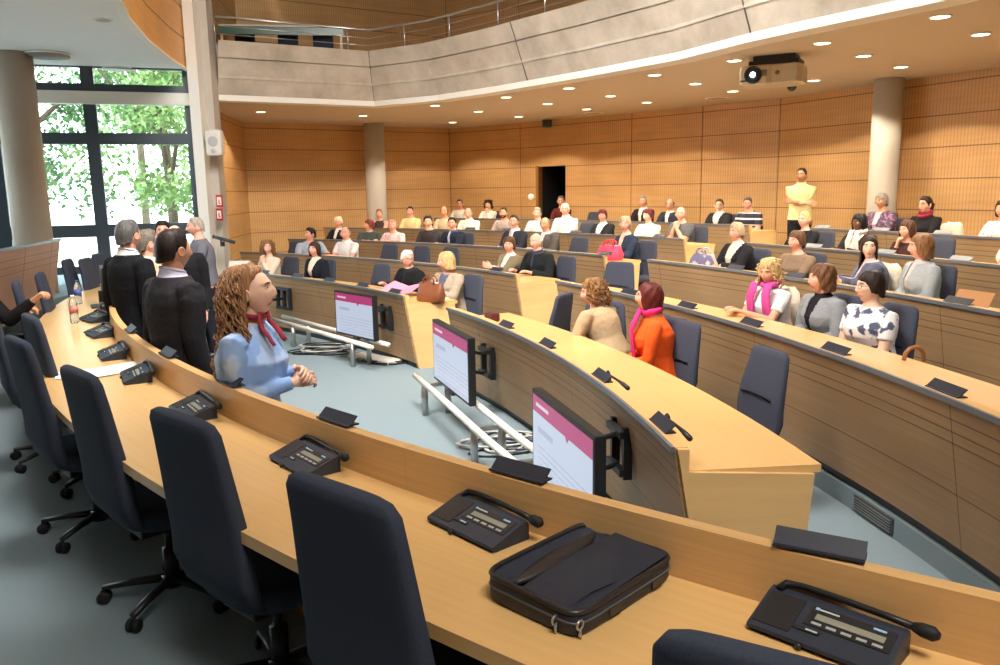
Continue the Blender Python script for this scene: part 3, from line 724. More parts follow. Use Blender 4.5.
# ------------------------------------------------------------------ office chairs
def se(w, d, n=24, p=4.0, cx=0, cy=0):
    out = []
    for i in range(n):
        a = 2*pi*i/n; c, s = cos(a), sin(a)
        out.append((cx+w/2*math.copysign(abs(c)**(2/p), c), cy+d/2*math.copysign(abs(s)**(2/p), s)))
    return out
def make_chair(fabric, label, group, top=1.02, crease_shadow=True, wtop=.36, wmid=.46):
    t = thing('office_chair', label, 'chair', (0, 0, 0), 0, group)
    mb = MB(); rg = []
    prof = [(.43, -.17, .40, .05), (.46, -.20, .43, .075), (.55, -.225, wmid, .085), (.63, -.225, wmid, .085), (.75, -.242, wmid-.015, .075), (top-.12, -.272, (wtop+wmid)/2-.01, .065), (top-.04, -.285, wtop+.02, .06), (top-.012, -.29, wtop-.02, .052), (top, -.292, wtop-.08, .03)]
    for z, y, w, d in prof: rg.append([Vector((x, yy, z-.0*abs(x))) for x, yy in se(w, d, 28, 3.6, 0, y)])
    mb.rings(rg)
    mb.build('backrest', fabric, t)
    if crease_shadow:
        mb = MB(); mb.tube([(-.16, -.190, .70), (-.08, -.186, .712), (0, -.185, .715), (.08, -.186, .712), (.16, -.190, .70)], .006, n=6); mb.build('crease_shadow', M['rubber'], t)  # black tube standing in for the shadow line of the backrest fold
    mb = MB(); rg = []
    for z, k in ((.40, .86), (.415, .97), (.45, 1.0), (.475, .99), (.49, .93), (.495, .8)): rg.append([Vector((x, y, z+.012*(y > .15))) for x, y in se(.48*k, .47*k, 28, 3.4, 0, .02)])
    mb.rings(rg); mb.build('seat', fabric, t)
    mb = MB(); mb.box((0, -.02, .375), (.20, .26, .06), bev=.01); mb.build('mechanism', M['plastic'], t)
    mb = MB(); mb.tube([(.08, .02, .375), (.20, .04, .37), (.235, .04, .362)], [.008, .008, .013], n=6); mb.build('lever', M['plastic'], t)
    mb = MB(); mb.cyl((0, 0, .09), .032, .15, 14); mb.cyl((0, 0, .24), .018, .13, 12); mb.cyl((0, 0, .06), .045, .05, 14); mb.build('column', M['plastic'], t)
    for i in range(5):
        a = 2*pi*i/5+.3
        d = Vector((cos(a), sin(a), 0))
        mb = MB(); mb.tube([d*.03+Vector((0, 0, .095)), d*.16+Vector((0, 0, .088)), d*.29+Vector((0, 0, .072))], [.026, .022, .017], n=8, flat=.7); lg = mb.build('leg', M['plastic'], t)
        mb = MB(); q = d*.29; s = Vector((-d.y, d.x, 0))
        for sg in (-1, 1):
            c = q+s*.016*sg+Vector((0, 0, .028)); ring = lambda rr, off: [c+s*off*sg+Vector((d.x*rr*cos(b), d.y*rr*cos(b), rr*sin(b))) for b in [2*pi*j/14 for j in range(14)]]
            mb.rings([ring(.024, -.010), ring(.028, -.006), ring(.028, .006), ring(.022, .011)])
        mb.cyl(q+Vector((0, 0, .03)), .009, .045, 8)
        mb.build('caster', M['rubber'], lg)
    return t
fchair = make_chair(M['chair'], 'x', 'office chairs behind the front desk', top=1.08, crease_shadow=False, wtop=.38)
first = [True]
def put_chair(proto, used, p, rz, label, group=None):
    o = proto if not used else copy_tree(proto)
    o.location = p; o.rotation_euler = (0, 0, rz); o['label'] = label
    if group: o['group'] = group
    return o
fl_ = [((340, 488), 50, 'charcoal office chair whose tall back fills the space before the bag, seen from behind'),
       ((183, 417), 49, 'charcoal office chair facing the second microphone unit from the white papers, its castors in view'),
       ((80, 372), 45, 'charcoal office chair tucked in beside the white papers on the desk'),
       ((18, 340), 44, 'dark office chair, star base in view, next after the chair by the papers'),
       ((786, 661), 60, 'charcoal chair of which only the top edge shows under the big microphone unit'),
       ((31, 317), 40, 'dark chair at the desk, just behind the one with its star base on the carpet'),
       ((5, 306), 36, 'dark chair at the picture edge below the outstretched dark sleeve'),
       ((40, 274), 22, 'narrow dark chair before the slanted wooden side desk'),
       ((67, 260), 15, 'dark chair seen against the bright lower window, first after the slanted side desk'),
       ((85, 259), 10, 'dark chair against the bright lower window, second after the slanted side desk'),
       ((98, 254), 8, 'dark chair nearest to the grey-haired man in black, against the window'),
       ((28, 282), 28, 'low dark chair under the outstretched sleeve at the slanted side desk')]
for i, ((px, py), face, lab) in enumerate(fl_):
    b = at(px, py, 1.07); fd_ = Vector((cos(R(face)), sin(R(face)), 0)); p = b+fd_*.285
    if i in (6, 11): p = b+fd_*.2
    put_chair(fchair, i > 0, (p.x, p.y, 0), R(face)-pi/2, lab)
rchair = make_chair(M['chair_row'], 'x', 'upholstered chairs in the audience rows', top=1.0)
rc_ = [ # row, px of the backrest's middle, turn in degrees, label
 (1, 290, 0, 'blue-grey chair between the curly woman in cream and the woman in a black jacket'),
 (1, 327, 0, 'blue-grey chair behind the woman in a black jacket with pale top'),
 (1, 381, 0, 'empty blue-grey chair beside the white-haired man in black'),
 (1, 474, 5, 'blue-grey chair behind the blonde woman in a tweed jacket'),
 (1, 563, -55, 'dark chair turned aside, in front of the curly woman bending down'),
 (1, 622, 40, 'dark chair between the curly woman bending down and the woman in orange'),
 (1, 690, 10, 'grey chair just behind the woman in orange, next to the long right-hand desk'),
 (1, 679, 12, 'grey chair nearest the woman in orange, overlapping her shoulder'),
 (1, 777, 5, 'lone grey chair at the front row desk by its pale end panel'),
 (2, 350, 0, 'blue chair behind the bald man in a white shirt'),
 (2, 297, 0, 'dark chair beside the man in a blue shirt who looks away'),
 (2, 390, 0, 'first empty blue chair in the second row, above the white-haired man'),
 (2, 422, 0, 'second empty blue chair in the second row, above the pink papers'),
 (2, 451, 0, 'black chair right above the blonde woman in a tweed jacket'),
 (2, 567, 0, 'grey chair behind the man with a white fringe of hair in a black jacket'),
 (2, 628, 25, 'grey chair standing in the aisle gap below the pink bag'),
 (3, 467, 0, 'dark chair behind the man in navy jacket with a cap of black hair'),
 (3, 580, 0, 'empty grey chair between the man in grey jacket and the woman in navy blazer'),
 (3, 648, 0, 'tall grey chair behind the woman in a navy blazer with the pink bag'),
 (4, 699, 0, 'dark grey chair behind the man in a grey T-shirt'),
 (4, 588, 0, 'dark chair between the white-haired man in white and the red-haired woman'),
 (5, 595, 0, 'dark chair top against the wood wall, above the red-haired woman'),
 (5, 729, 0, 'dark chair behind the young man in a white shirt and black jacket'),
 (5, 498, 0, 'dark chair behind the woman with dark curly hair resting her face on her hand'),
 (2, 905, 0, 'large dark chair behind the woman in a striped white top'),
 (2, 850, 0, 'brown-grey chair behind the woman in a light grey jacket'),
 (3, 760, 0, 'grey chair behind the woman in a black cardigan'),
 (3, 815, 0, 'dark chair behind the woman in a taupe jumper'),
 (3, 943, 0, 'dark chair behind the woman in a pale grey cardigan'),
 (4, 824, 0, 'dark brown chair behind the woman with a blond ponytail'),
 (4, 942, 0, 'dark purple-grey chair behind the woman in a dark brown top'),
 (5, 901, 0, 'dark chair behind the woman in a purple patterned jacket'),
]
YTOP = {}
def row_spot(k, px, dr=1.18, y=240):
    c, r, fl = RING[k]; b = ring_hit(c, r+dr, px, y); a = ang(c, b)
    return b, a, fl
for i, (k, px, turn, lab) in enumerate(rc_):
    b, a, fl = row_spot(k, px); ca = Vector((-cos(a), -sin(a), 0)); p = b+ca*.285
    put_chair(rchair, i > 0, (p.x, p.y, fl), math.atan2(ca.y, ca.x)-pi/2+R(turn), lab)

# ------------------------------------------------------------------ microphone units on the front desk
def make_unit():
    t = thing('microphone_unit', 'x', 'microphone unit', (0, 0, 0), 0, 'conference microphone units on the front desk')
    mb = MB(); w = .155
    # wedge body: user side is -y
    prof = [(-.066, .0), (-.078, .010), (-.076, .018), (.045, .057), (.062, .059), (.070, .048), (.070, 0)]
    for x0, x1 in ((-w, w),):
        rg = [[Vector((x, y*s, z)) for y, z in prof] for x, s in ((x0, .96), (x0+.006, 1), (x1-.006, 1), (x1, .96))]
        mb.rings(rg, smooth=False)
    mb.build('housing', M['unit'], t)
    sl = math.atan2(.039, .121); rt = Matrix.Rotation(sl, 3, 'X')
    def on(x, v, lift=.001): # point on the sloped face, v from the front edge (0) to the back (.134)
        return Vector((x, -.076+v*cos(sl), .018+v*sin(sl)))+Vector((0, -sin(sl), cos(sl)))*lift
    def plate(name, x, v, dx, dv, mat, lift=.001, th=.003):
        m = MB(); m.box(on(x, v, lift), (dx, dv, th), rot=rt); return m.build(name, mat, t)
    plate('speaker_grille', -.105, .068, .085, .105, M['unit_dark'], .0006)
    plate('display_bezel', .048, .085, .185, .062, M['unit_dark'], .0008)
    plate('display', .048, .085, .150, .018, plain('lcd', (140, 142, 126), rough=.25), .002)
    for i in range(5):
        plate('button', -.018+.033*i, .064, .022, .007, plain('button_grey', (168, 168, 166), rough=.5), .002)
    plate('talk_button', -.030, .038, .060, .010, M['unit_dark'], .002); plate('talk_mark', -.018, .038, .026, .004, plain('mark_pale', (196, 206, 204), rough=.5), .004)
    plate('brand_mark', -.005, .108, .044, .004, plain('mark_pale', (196, 206, 204), rough=.5), .002); plate('brand_dot', -.032, .109, .008, .007, plain('mark_blue', (150, 190, 226), rough=.5), .002)
    plate('model_mark', .105, .108, .028, .006, plain('mark_blue', (150, 190, 226), rough=.5), .002)
    m = MB(); m.cyl((-.03, -.079, .004), .008, .012, 10); m.build('jack', M['plastic'], t)
    m = MB(); m.tube([(-.135, .052, .056), (-.125, .068, .070), (-.09, .074, .072), (0, .076, .070), (.10, .073, .068), (.165, .068, .066)], [.012, .009, .008, .008, .008, .009], n=8); g = m.build('gooseneck', M['plastic'], t)
    m = MB(); m.tube([(.158, .069, .066), (.175, .067, .066), (.20, .065, .066), (.212, .064, .066)], [.010, .0155, .0165, .008], n=10); m.build('microphone_foam', M['rubber'], g)
    return t
unit = make_unit()
ul = [((843, 597), -8, 'large microphone unit closest to the bottom corner, beside the leather bag'),
      ((508, 503), -8, 'microphone unit just behind the black bag, right where the board\'s third name holder stands'),
      ((326, 449), -6, 'microphone unit in front of the tall chair back, alone on bare desk'),
      ((216, 401), -6, 'microphone unit next after the one nearest the papers, below the woman in blue'),
      ((154, 369), -8, 'microphone unit touching the corner of the white papers'),
      ((114, 350), -2, 'microphone unit just beyond the white papers, below the man in a dark grey suit'),
      ((99, 330), 10, 'microphone unit beside the water bottles, third from the far end'),
      ((94, 316), 20, 'small microphone unit in front of the upright black monitor')]
for i, ((px, py), tw, lab) in enumerate(ul):
    p = at(px, py, .78); a = ang(FC, p)
    rr = min(max(math.dist((p.x, p.y), FC), FR+.131), FR+.42); p = Vector((FC[0]+rr*cos(a), FC[1]+rr*sin(a), .74))
    o = unit if i == 0 else copy_tree(unit)
    o.location = p; o.rotation_euler = (0, 0, a+pi/2+R(tw)); o['label'] = lab
# name holders clipped on the raised board
def make_holder(L=.205, h=.05, mat=None):
    t = thing('name_holder', 'x', 'name holder', (0, 0, 0), 0, 'name holders')
    m = MB(); rt = Matrix.Rotation(R(-48), 3, 'X'); m.box((0, .014, h*.36), (L, .005, h), rot=rt); m.build('face', mat or M['navy'], t)
    m = MB(); m.box((0, .012, .003), (L, .055, .005)); m.build('foot', mat or M['navy'], t)
    return t
hold = make_holder()
for i, ((px, py), lab) in enumerate([((818, 553), 'large dark name holder on the board above the biggest microphone unit'), ((518, 476), 'dark name holder on the board under the nearest monitor'),
    ((339, 421), 'dark name holder on the board below the hem of the blue blouse'), ((232, 383), 'dark name holder on the board right below the red-brown curls'),
    ((170, 355), 'dark name holder on the board in front of the dark grey suit'), ((133, 331), 'small dark name holder on the board in front of the man in black')]):
    p = at(px, py, .895); a = ang(FC, p); rr = FR+.024; p = Vector((FC[0]+rr*cos(a), FC[1]+rr*sin(a), .896))
    o = hold if i == 0 else copy_tree(hold); o.location = p; o.rotation_euler = (0, 0, a+pi/2+R(0 if i else 6)); o['label'] = lab; o['group'] = 'name holders on the front desk'
# the black laptop bag
c0, c1, c2 = at(486, 604, .74), at(577, 643, .74), at(668, 583, .74)
ex = (c2-c1).normalized(); ez = Vector((0, 0, 1)); Lb, Wb = .415, .30; ey = Vector((-ex.y, ex.x, 0))
bc = c1+ex*Lb/2+ey*Wb/2
bag = thing('laptop_bag', 'open black laptop bag lying on the front desk', 'bag', (bc.x, bc.y, .74), math.atan2(ex.y, ex.x))
M['nylon'] = plain('nylon_black', (34, 40, 54), rough=.55, noise=.12, scale=300, bump=.25)
M['leather'] = plain('leather_black', (44, 40, 40), rough=.38, noise=.1, scale=40)
def rr_(k, z, p=9, n=48, lift=0):
    return [Vector((x, y, z+lift*(y/Wb+.5))) for x, y in se(Lb*k, Wb*(1-(1-k)*Lb/Wb), n, p)]
mb = MB(); mb.rings([rr_(.97, .0), rr_(1, .012), rr_(1.0, .048, lift=.012), rr_(.99, .056, lift=.012), rr_(.93, .058, lift=.012), rr_(.90, .046, lift=.012), rr_(.4, .046, lift=.01)]); mb.build('body', M['nylon'], bag)
mb = MB(); pts = rr_(.985, .060, lift=.012); mb.tube(pts+[pts[0]], .0075, n=6); mb.build('piping', M['leather'], bag)
mb = MB(); pts = rr_(1.003, .036, lift=.008); mb.tube(pts+[pts[0]], .0028, n=6); mb.build('zip', plain('zip_grey', (96, 98, 104), rough=.4, metal=.3), bag)
# slanted inner panel, bulging towards the near long side
mb = MB(); g = []
for i in range(15):
    u = i/14; row = []
    for j in range(9):
        v = j/8; x = -Lb*.46+u*Lb*.92; y = -Wb*.46+v*Wb*.56
        z = .058+.010*v+.012*u+(.012*sin(pi*u)*sin(pi*v*.8)+.005*sin(7*u+3*v)*sin(pi*v)*sin(pi*u))
        row.append(Vector((x, y, z)))
    g.append(row)
mb.rings(g, caps=False, closed=False); mb.build('front_panel', M['nylon'], bag)
# leather flap of the inner pocket: a long lens beside the far long side
mb = MB(); top = []
for i in range(21):
    u = i/20; x = -Lb*.46+u*Lb*.80; w = .046*sin(pi*(.04+.92*u))**.8; y0 = Wb*.20+.01*u
    top.append([Vector((x, y0+w*.8, .060+.012*u)), Vector((x, y0+w*.2, .070+.014*u+.004*sin(pi*u))), Vector((x, y0-w*.6, .074+.012*u+.008*sin(pi*u))), Vector((x, y0-w*1.1, .066+.010*u)), Vector((x, y0, .055))])
mb.rings(top); mb.build('pocket_flap', M['leather'], bag)
mb = MB(); mb.rings([[Vector((-Lb*.44, -Wb*.36, .062)), Vector((-Lb*.40, Wb*.06, .066))], [Vector((-Lb*.26, -Wb*.38, .072)), Vector((-Lb*.10, Wb*.05, .092))], [Vector((-Lb*.05, -Wb*.42, .070)), Vector((-Lb*.06, -Wb*.40, .074))]], caps=False, closed=False); mb.build('fold', M['nylon'], bag)
for (x, y, s) in ((-Lb/2-.004, -Wb*.30, 0), (-Lb/2+.03, Wb*.36, 0), (Lb/2+.004, -Wb*.33, 0), (-Lb*.46, -Wb*.485, 0)):
    mb = MB(); mb.torus((x, y, .035), .011, .0028, 16, 6, rot=Matrix.Rotation(R(90), 3, 'X')); mb.cyl((x, y, .004), .004, .02, 8); mb.build('metal_ring', M['steel'], bag)
for x in (-.06, .12):
    mb = MB(); mb.box((x, -Wb/2-.001, .022), (.05, .004, .022)); mb.build('mesh_patch', M['leather'], bag)
mb = MB(); mb.tube([(-Lb*.1, Wb/2+.002, .03), (-Lb*.08, Wb/2+.03, .034), (Lb*.08, Wb/2+.03, .034), (Lb*.1, Wb/2+.002, .03)], .010, n=8, flat=.6); mb.build('handle', M['leather'], bag)
# papers
p = at(108, 371, .741); o = thing('paper_stack', 'loose white papers spread on the front desk beside a charcoal chair', 'paper', (p.x, p.y, .742), R(38))
for i, (dx, dy, r0) in enumerate(((0, 0, 0), (.10, .05, 14), (-.12, .03, -9), (.02, -.04, 5))):
    m = MB(); m.box((0, 0, 0), (.30, .21, .0012)); q = m.build('sheet', M['paper'], o); q.location = (dx, dy, .0015*i); q.rotation_euler = (0, 0, R(r0))
p = at(87, 352, .742); o = thing('pen', 'thin black pen on the desk next to the white papers', 'pen', (p.x+.32, p.y-.1, .748), R(20)); m = MB(); m.tube([(-.07, 0, 0), (.06, 0, 0), (.075, 0, 0)], [.004, .004, .001], n=8); m.build('barrel', M['plastic'], o)
# bottles
M['pet'] = None
def pet():
    m = bpy.data.materials.new('clear_plastic'); m.use_nodes = True; b = m.node_tree.nodes['Principled BSDF']
    b.inputs['Base Color'].default_value = (.82, .9, .95, 1); b.inputs['Transmission Weight'].default_value = .85; b.inputs['Roughness'].default_value = .05; b.inputs['IOR'].default_value = 1.2; return m
M['pet'] = pet()
for (px, py), lab in (((79, 304), 'water bottle with a blue label, the one further along the desk'), ((75, 323), 'clear water bottle with a reddish label, the one closer to the chairs')):
    p = at(px, py, .74); o = thing('water_bottle', lab, 'bottle', (p.x, p.y, .74), 0, 'water bottles on the front desk')
    m = MB(); m.lathe([(.0, 0), (.03, 0), (.033, .01), (.033, .06), (.031, .07), (.033, .08), (.033, .15), (.026, .18), (.013, .205), (.012, .215)], 18); m.build('bottle', M['pet'], o)
    m = MB(); m.lathe([(.0338, .085), (.0338, .14)], 18); m.build('label', plain('label_blue' if py < 310 else 'label_red', (70, 96, 176) if py < 310 else (196, 120, 112), rough=.5), o)
    m = MB(); m.cyl((0, 0, .212), .0145, .018, 14); m.build('cap', plain('cap_blue', (60, 90, 170), rough=.4) if py < 310 else M['paper'], o)
# ------------------------------------------------------------------ screens
def screen_mat():
    m, nt, b = nodes('screen_picture')
    tc = N(nt, 'ShaderNodeTexCoord'); sp = N(nt, 'ShaderNodeSeparateXYZ'); nt.links.new(tc.outputs['UV'], sp.inputs[0])
    def math_(op, a, v=None, c=None):
        n = N(nt, 'ShaderNodeMath', operation=op)
        for i, q in enumerate((a, v)):
            if q is None: continue
            if isinstance(q, (int, float)): n.inputs[i].default_value = q
            else: nt.links.new(q, n.inputs[i])
        return n.outputs[0]
    X, Y = sp.outputs['X'], sp.outputs['Y']
    band = math_('GREATER_THAN', Y, .80)
    nx = math_('LESS_THAN', math_('ABSOLUTE', math_('SUBTRACT', X, .62)), math_('MULTIPLY', math_('SUBTRACT', Y, .74), .55))
    band = math_('MAXIMUM', band, nx)
    tx = math_('MULTIPLY', math_('LESS_THAN', X, .42), math_('GREATER_THAN', X, .08))
    l1 = math_('MULTIPLY', math_('LESS_THAN', math_('ABSOLUTE', math_('SUBTRACT', Y, .62)), .035), math_('MULTIPLY', math_('LESS_THAN', X, .38), math_('GREATER_THAN', X, .1)))
    wv = N(nt, 'ShaderNodeTexNoise'); wv.inputs['Scale'].default_value = 26; nt.links.new(tc.outputs['UV'], wv.inputs['Vector'])
    tl = math_('MULTIPLY', math_('LESS_THAN', math_('PINGPONG', Y, .035), .008), math_('MULTIPLY', math_('LESS_THAN', Y, .48), math_('MULTIPLY', math_('GREATER_THAN', X, .1), math_('GREATER_THAN', wv.outputs['Fac'], .42))))
    tl = math_('MULTIPLY', math_('MAXIMUM', l1, tl), .35)
    logo = math_('MULTIPLY', math_('LESS_THAN', math_('ABSOLUTE', math_('SUBTRACT', Y, .90)), .022), math_('MULTIPLY', math_('LESS_THAN', X, .30), math_('GREATER_THAN', X, .06)))
    m1 = N(nt, 'ShaderNodeMix', data_type='RGBA'); m1.inputs[6].default_value = lin((212, 222, 244)); m1.inputs[7].default_value = lin((120, 130, 165)); nt.links.new(tl, m1.inputs[0])
    m2 = N(nt, 'ShaderNodeMix', data_type='RGBA'); m2.inputs[7].default_value = lin((196, 66, 128)); nt.links.new(band, m2.inputs[0]); nt.links.new(m1.outputs[2], m2.inputs[6])
    m3 = N(nt, 'ShaderNodeMix', data_type='RGBA'); m3.inputs[7].default_value = lin((240, 214, 228)); nt.links.new(logo, m3.inputs[0]); nt.links.new(m2.outputs[2], m3.inputs[6])
    b.inputs['Base Color'].default_value = (.01, .01, .01, 1); b.inputs['Roughness'].default_value = .25
    nt.links.new(m3.outputs[2], b.inputs['Emission Color']); b.inputs['Emission Strength'].default_value = .85
    return m
M['screen'] = screen_mat()
def monitor(pl, pr, ztop, h, label, stand=None, lit=True, w=None, bracket=None):
    """pl, pr: plan points of the picture-left and picture-right ends of the screen's top edge (screen side towards the viewer)"""
    pl, pr = Vector((pl[0], pl[1], 0)), Vector((pr[0], pr[1], 0)); L = (pr-pl).length; c = (pl+pr)/2
    t = thing('monitor', label, 'monitor', (c.x, c.y, ztop-h), math.atan2((pr-pl).y, (pr-pl).x), 'monitors in the well')
    m = MB(); m.box((0, .035, h/2), (L, .06, h), bev=.008); m.build('housing', M['plastic'], t)
    if lit:
        m = MB(); a, b = L/2-.025, h/2-.025
        m.add([(-a, .0035, h/2-b), (a, .0035, h/2-b), (a, .0035, h/2+b), (-a, .0035, h/2+b)], [(0, 1, 2, 3)], 0, [(0, 0), (1, 0), (1, 1), (0, 1)])
        m.build('screen', M['screen'], t, fix=False)
    m = MB(); m.box((0, .09, h/2), (.22, .05, .22), bev=.01); m.build('back_box', M['plastic'], t)
    m = MB(); m.box((0, .03, -.012), (.10, .05, .03)); m.build('foot', M['plastic'], t)
    return t
ZM = .60
def mon_px(pxl, pxr, h, label, br_px):
    a, b = at(*pxl, ZM), at(*pxr, ZM); t = monitor((a.x, a.y), (b.x, b.y), ZM, h, label)
    inv = (Matrix.Translation(t.location) @ Matrix.Rotation(t.rotation_euler.z, 4, 'Z')).inverted()
    c, r, fl = RING[1]; q = ring_hit(c, r+.05, *br_px); q.z = at_depth(br_px[0], br_px[1], q.y).z; an = ang(c, q)
    rad = Vector((cos(an), sin(an), 0)); tan = Vector((-rad.y, rad.x, 0))
    q = q-rad*.0
    m = MB(); rot = Matrix((tuple(tan), tuple(rad), (0, 0, 1))).transposed()
    for dx in (-.11, .11): m.box(inv @ (q-rad*.03+tan*dx), (.035, .05, .30), rot=inv.to_3x3() @ rot)
    for dz in (-.11, .11): m.box(inv @ (q-rad*.06+Vector((0, 0, dz))), (.26, .04, .04), rot=inv.to_3x3() @ rot)
    m.build('wall_plate', M['plastic'], t)
    m = MB(); 
    for dz in (-.09, .09): m.tube([inv @ (q-rad*.05+Vector((0, 0, dz))), inv @ (q-rad*.12-tan*.06+Vector((0, 0, dz))), Vector((.0, .10, h/2+dz))], .016, n=8)
    m.build('arm', M['plastic'], t)
    return t
mon_px((531, 387.5), (594, 437), .55, 'big lit screen closest to the front desk, cut off by the raised board', (626, 447))
mon_px((431.5, 318.8), (467.5, 338.5), .56, 'lit screen standing beside the large front row desk, middle one of the three in view', (491, 361))
mon_px((333.5, 289.8), (372.5, 296), .53, 'lit screen farthest from the front desk, under the white-haired man reading', (389, 317))
p = at(264, 279, ZM); e = Vector((p.x, p.y, 0)).normalized()
t = monitor((p.x-e.x*.4-.12, p.y-e.y*.4), (p.x+e.x*.4-.06, p.y+e.y*.4), ZM, .55, 'dark screen seen edge on, right next to the face of the woman in blue', lit=False)
q = ring_hit(RING[1][0], RING[1][1]+.05, 287, 298); q.z = at_depth(287, 298, q.y).z
inv = (Matrix.Translation(t.location) @ Matrix.Rotation(t.rotation_euler.z, 4, 'Z')).inverted(); an = ang(RING[1][0], q); rad = Vector((cos(an), sin(an), 0)); tan = Vector((-rad.y, rad.x, 0))
rot = inv.to_3x3() @ Matrix((tuple(tan), tuple(rad), (0, 0, 1))).transposed(); m = MB()
for dx in (-.16, .0, .16): m.box(inv @ (q-rad*.05+tan*dx), (.035, .05, .30), rot=rot)
for dz in (-.14, .14): m.box(inv @ (q-rad*.06+Vector((0, 0, dz))), (.36, .04, .04), rot=rot)
m.tube([inv @ (q-rad*.06), inv @ (q-rad*.3), Vector((0, .09, .27))], .018, n=8); m.build('wall_plate', M['plastic'], t)
# black monitor on the front desk
p = at(96, 307, .74); a_ = ang(FC, p); p = Vector((FC[0]+(FR+.13)*cos(a_), FC[1]+(FR+.13)*sin(a_), .74)); e = Vector((p.x, p.y, 0)).normalized(); sd_ = Vector((e.y, -e.x, 0))
t = thing('desk_monitor', 'upright black monitor seen edge on at the far part of the front desk', 'monitor', p, math.atan2(e.y, e.x)+R(3))
m = MB(); m.box((0, 0, .23), (.40, .045, .29), bev=.01); m.build('housing', M['plastic'], t)
m = MB(); m.cyl((0, .03, .01), .03, .14, 10); m.box((0, .03, .008), (.22, .2, .016), bev=.005); m.build('stand', M['plastic'], t)
p2_ = p-e*.5+sd_*.03; t = thing('desk_telephone', 'black telephone-like device lying in front of the upright monitor', 'telephone', (p2_.x, p2_.y, .74), .5)
m = MB(); m.box((0, 0, .025), (.20, .22, .05), bev=.015); m.build('base', M['plastic'], t)
m = MB(); m.tube([(-.06, -.10, .06), (-.065, -.05, .085), (-.065, .05, .085), (-.06, .10, .06)], [.024, .016, .016, .024], n=8); m.build('handset', M['plastic'], t)
# floor rails under the screens
def floor_rail(pxs, legs, label, gap=.22):
    P = [at(x, y, .02) for x, y in pxs]; o0 = P[0]
    t = thing('floor_rail', label, 'rail', (o0.x, o0.y, WELL), 0, 'floor rails in the well')
    d = (P[-1]-P[0]).normalized(); n = Vector((-d.y, d.x, 0)); base = Vector((o0.x, o0.y, WELL))
    if n.dot(Vector((1, 1, 0))) < 0: n = -n
    for g in (0, gap):
        m = MB(); m.tube([p+n*g-base for p in P], .028, n=10); m.build('tube', M['white_metal'], t)
    for f in legs:
        q = P[0]+(P[-1]-P[0])*f-base
        m = MB(); m.cyl((q.x, q.y, 0), .03, q.z, 12); m.cyl((q.x+n.x*gap, q.y+n.y*gap, 0), .03, q.z, 12); m.box((q.x+n.x*gap/2, q.y+n.y*gap/2, q.z-.02), (.04, gap, .03), rot=Matrix.Rotation(math.atan2(-n.x, n.y), 3, 'Z')); m.build('leg', M['steel'], t)
    return t
floor_rail([(268, 318), (320, 332.5), (372, 347.5)], (.28, .84), 'white double tube rail on the carpet under the farthest lit screen')
floor_rail([(415, 375.4), (450, 406), (484, 437), (530, 476)], (.12, .62, .9), 'white double tube rail on the carpet under the middle lit screen')
# cables on the carpet
rnd = random.Random(3)
def cable(px, label, col, n=7, spread=.22):
    c = at(px[0], px[1], WELL); t = thing('cable_bundle', label, 'cable', c, 0, 'cables on the carpet of the well')
    for k in range(n):
        pts = []; a = rnd.random()*6.28; rad0 = rnd.uniform(.4, 1)*spread
        for i in range(22):
            a += .45; r0 = rad0*(1+.3*sin(i*.9+k)); pts.append(Vector((r0*cos(a)*1.9+rnd.uniform(-.02, .02), r0*sin(a)+.06*k-.1, .012+.008*k)))
        m = MB(); m.tube(pts, .009, n=5); m.build('cable', plain('cable_%d' % (k % 2 if col else 2), ((30, 30, 32), (190, 190, 186), (40, 40, 44))[k % 2 if col else 2], rough=.5), t)
    return t
cable((322, 352), 'tangle of cables on the carpet behind the rail of the farthest lit screen', True)
cable((385, 362), 'dark cable coil with a white strip, past the leg of the farthest rail', False, 3, .16)
cable((505, 448), 'pale tangle of cables on the carpet between the middle and the biggest lit screen', True, 6, .18)
p = at(375, 360, WELL); t = thing('power_strip', 'white flat cover strip on the carpet beside the rail of the farthest lit screen', 'strip', (p.x, p.y, WELL), R(-40)); m = MB(); m.box((0, 0, .02), (.75, .25, .04), bev=.01); m.build('strip', M['white_metal'], t)
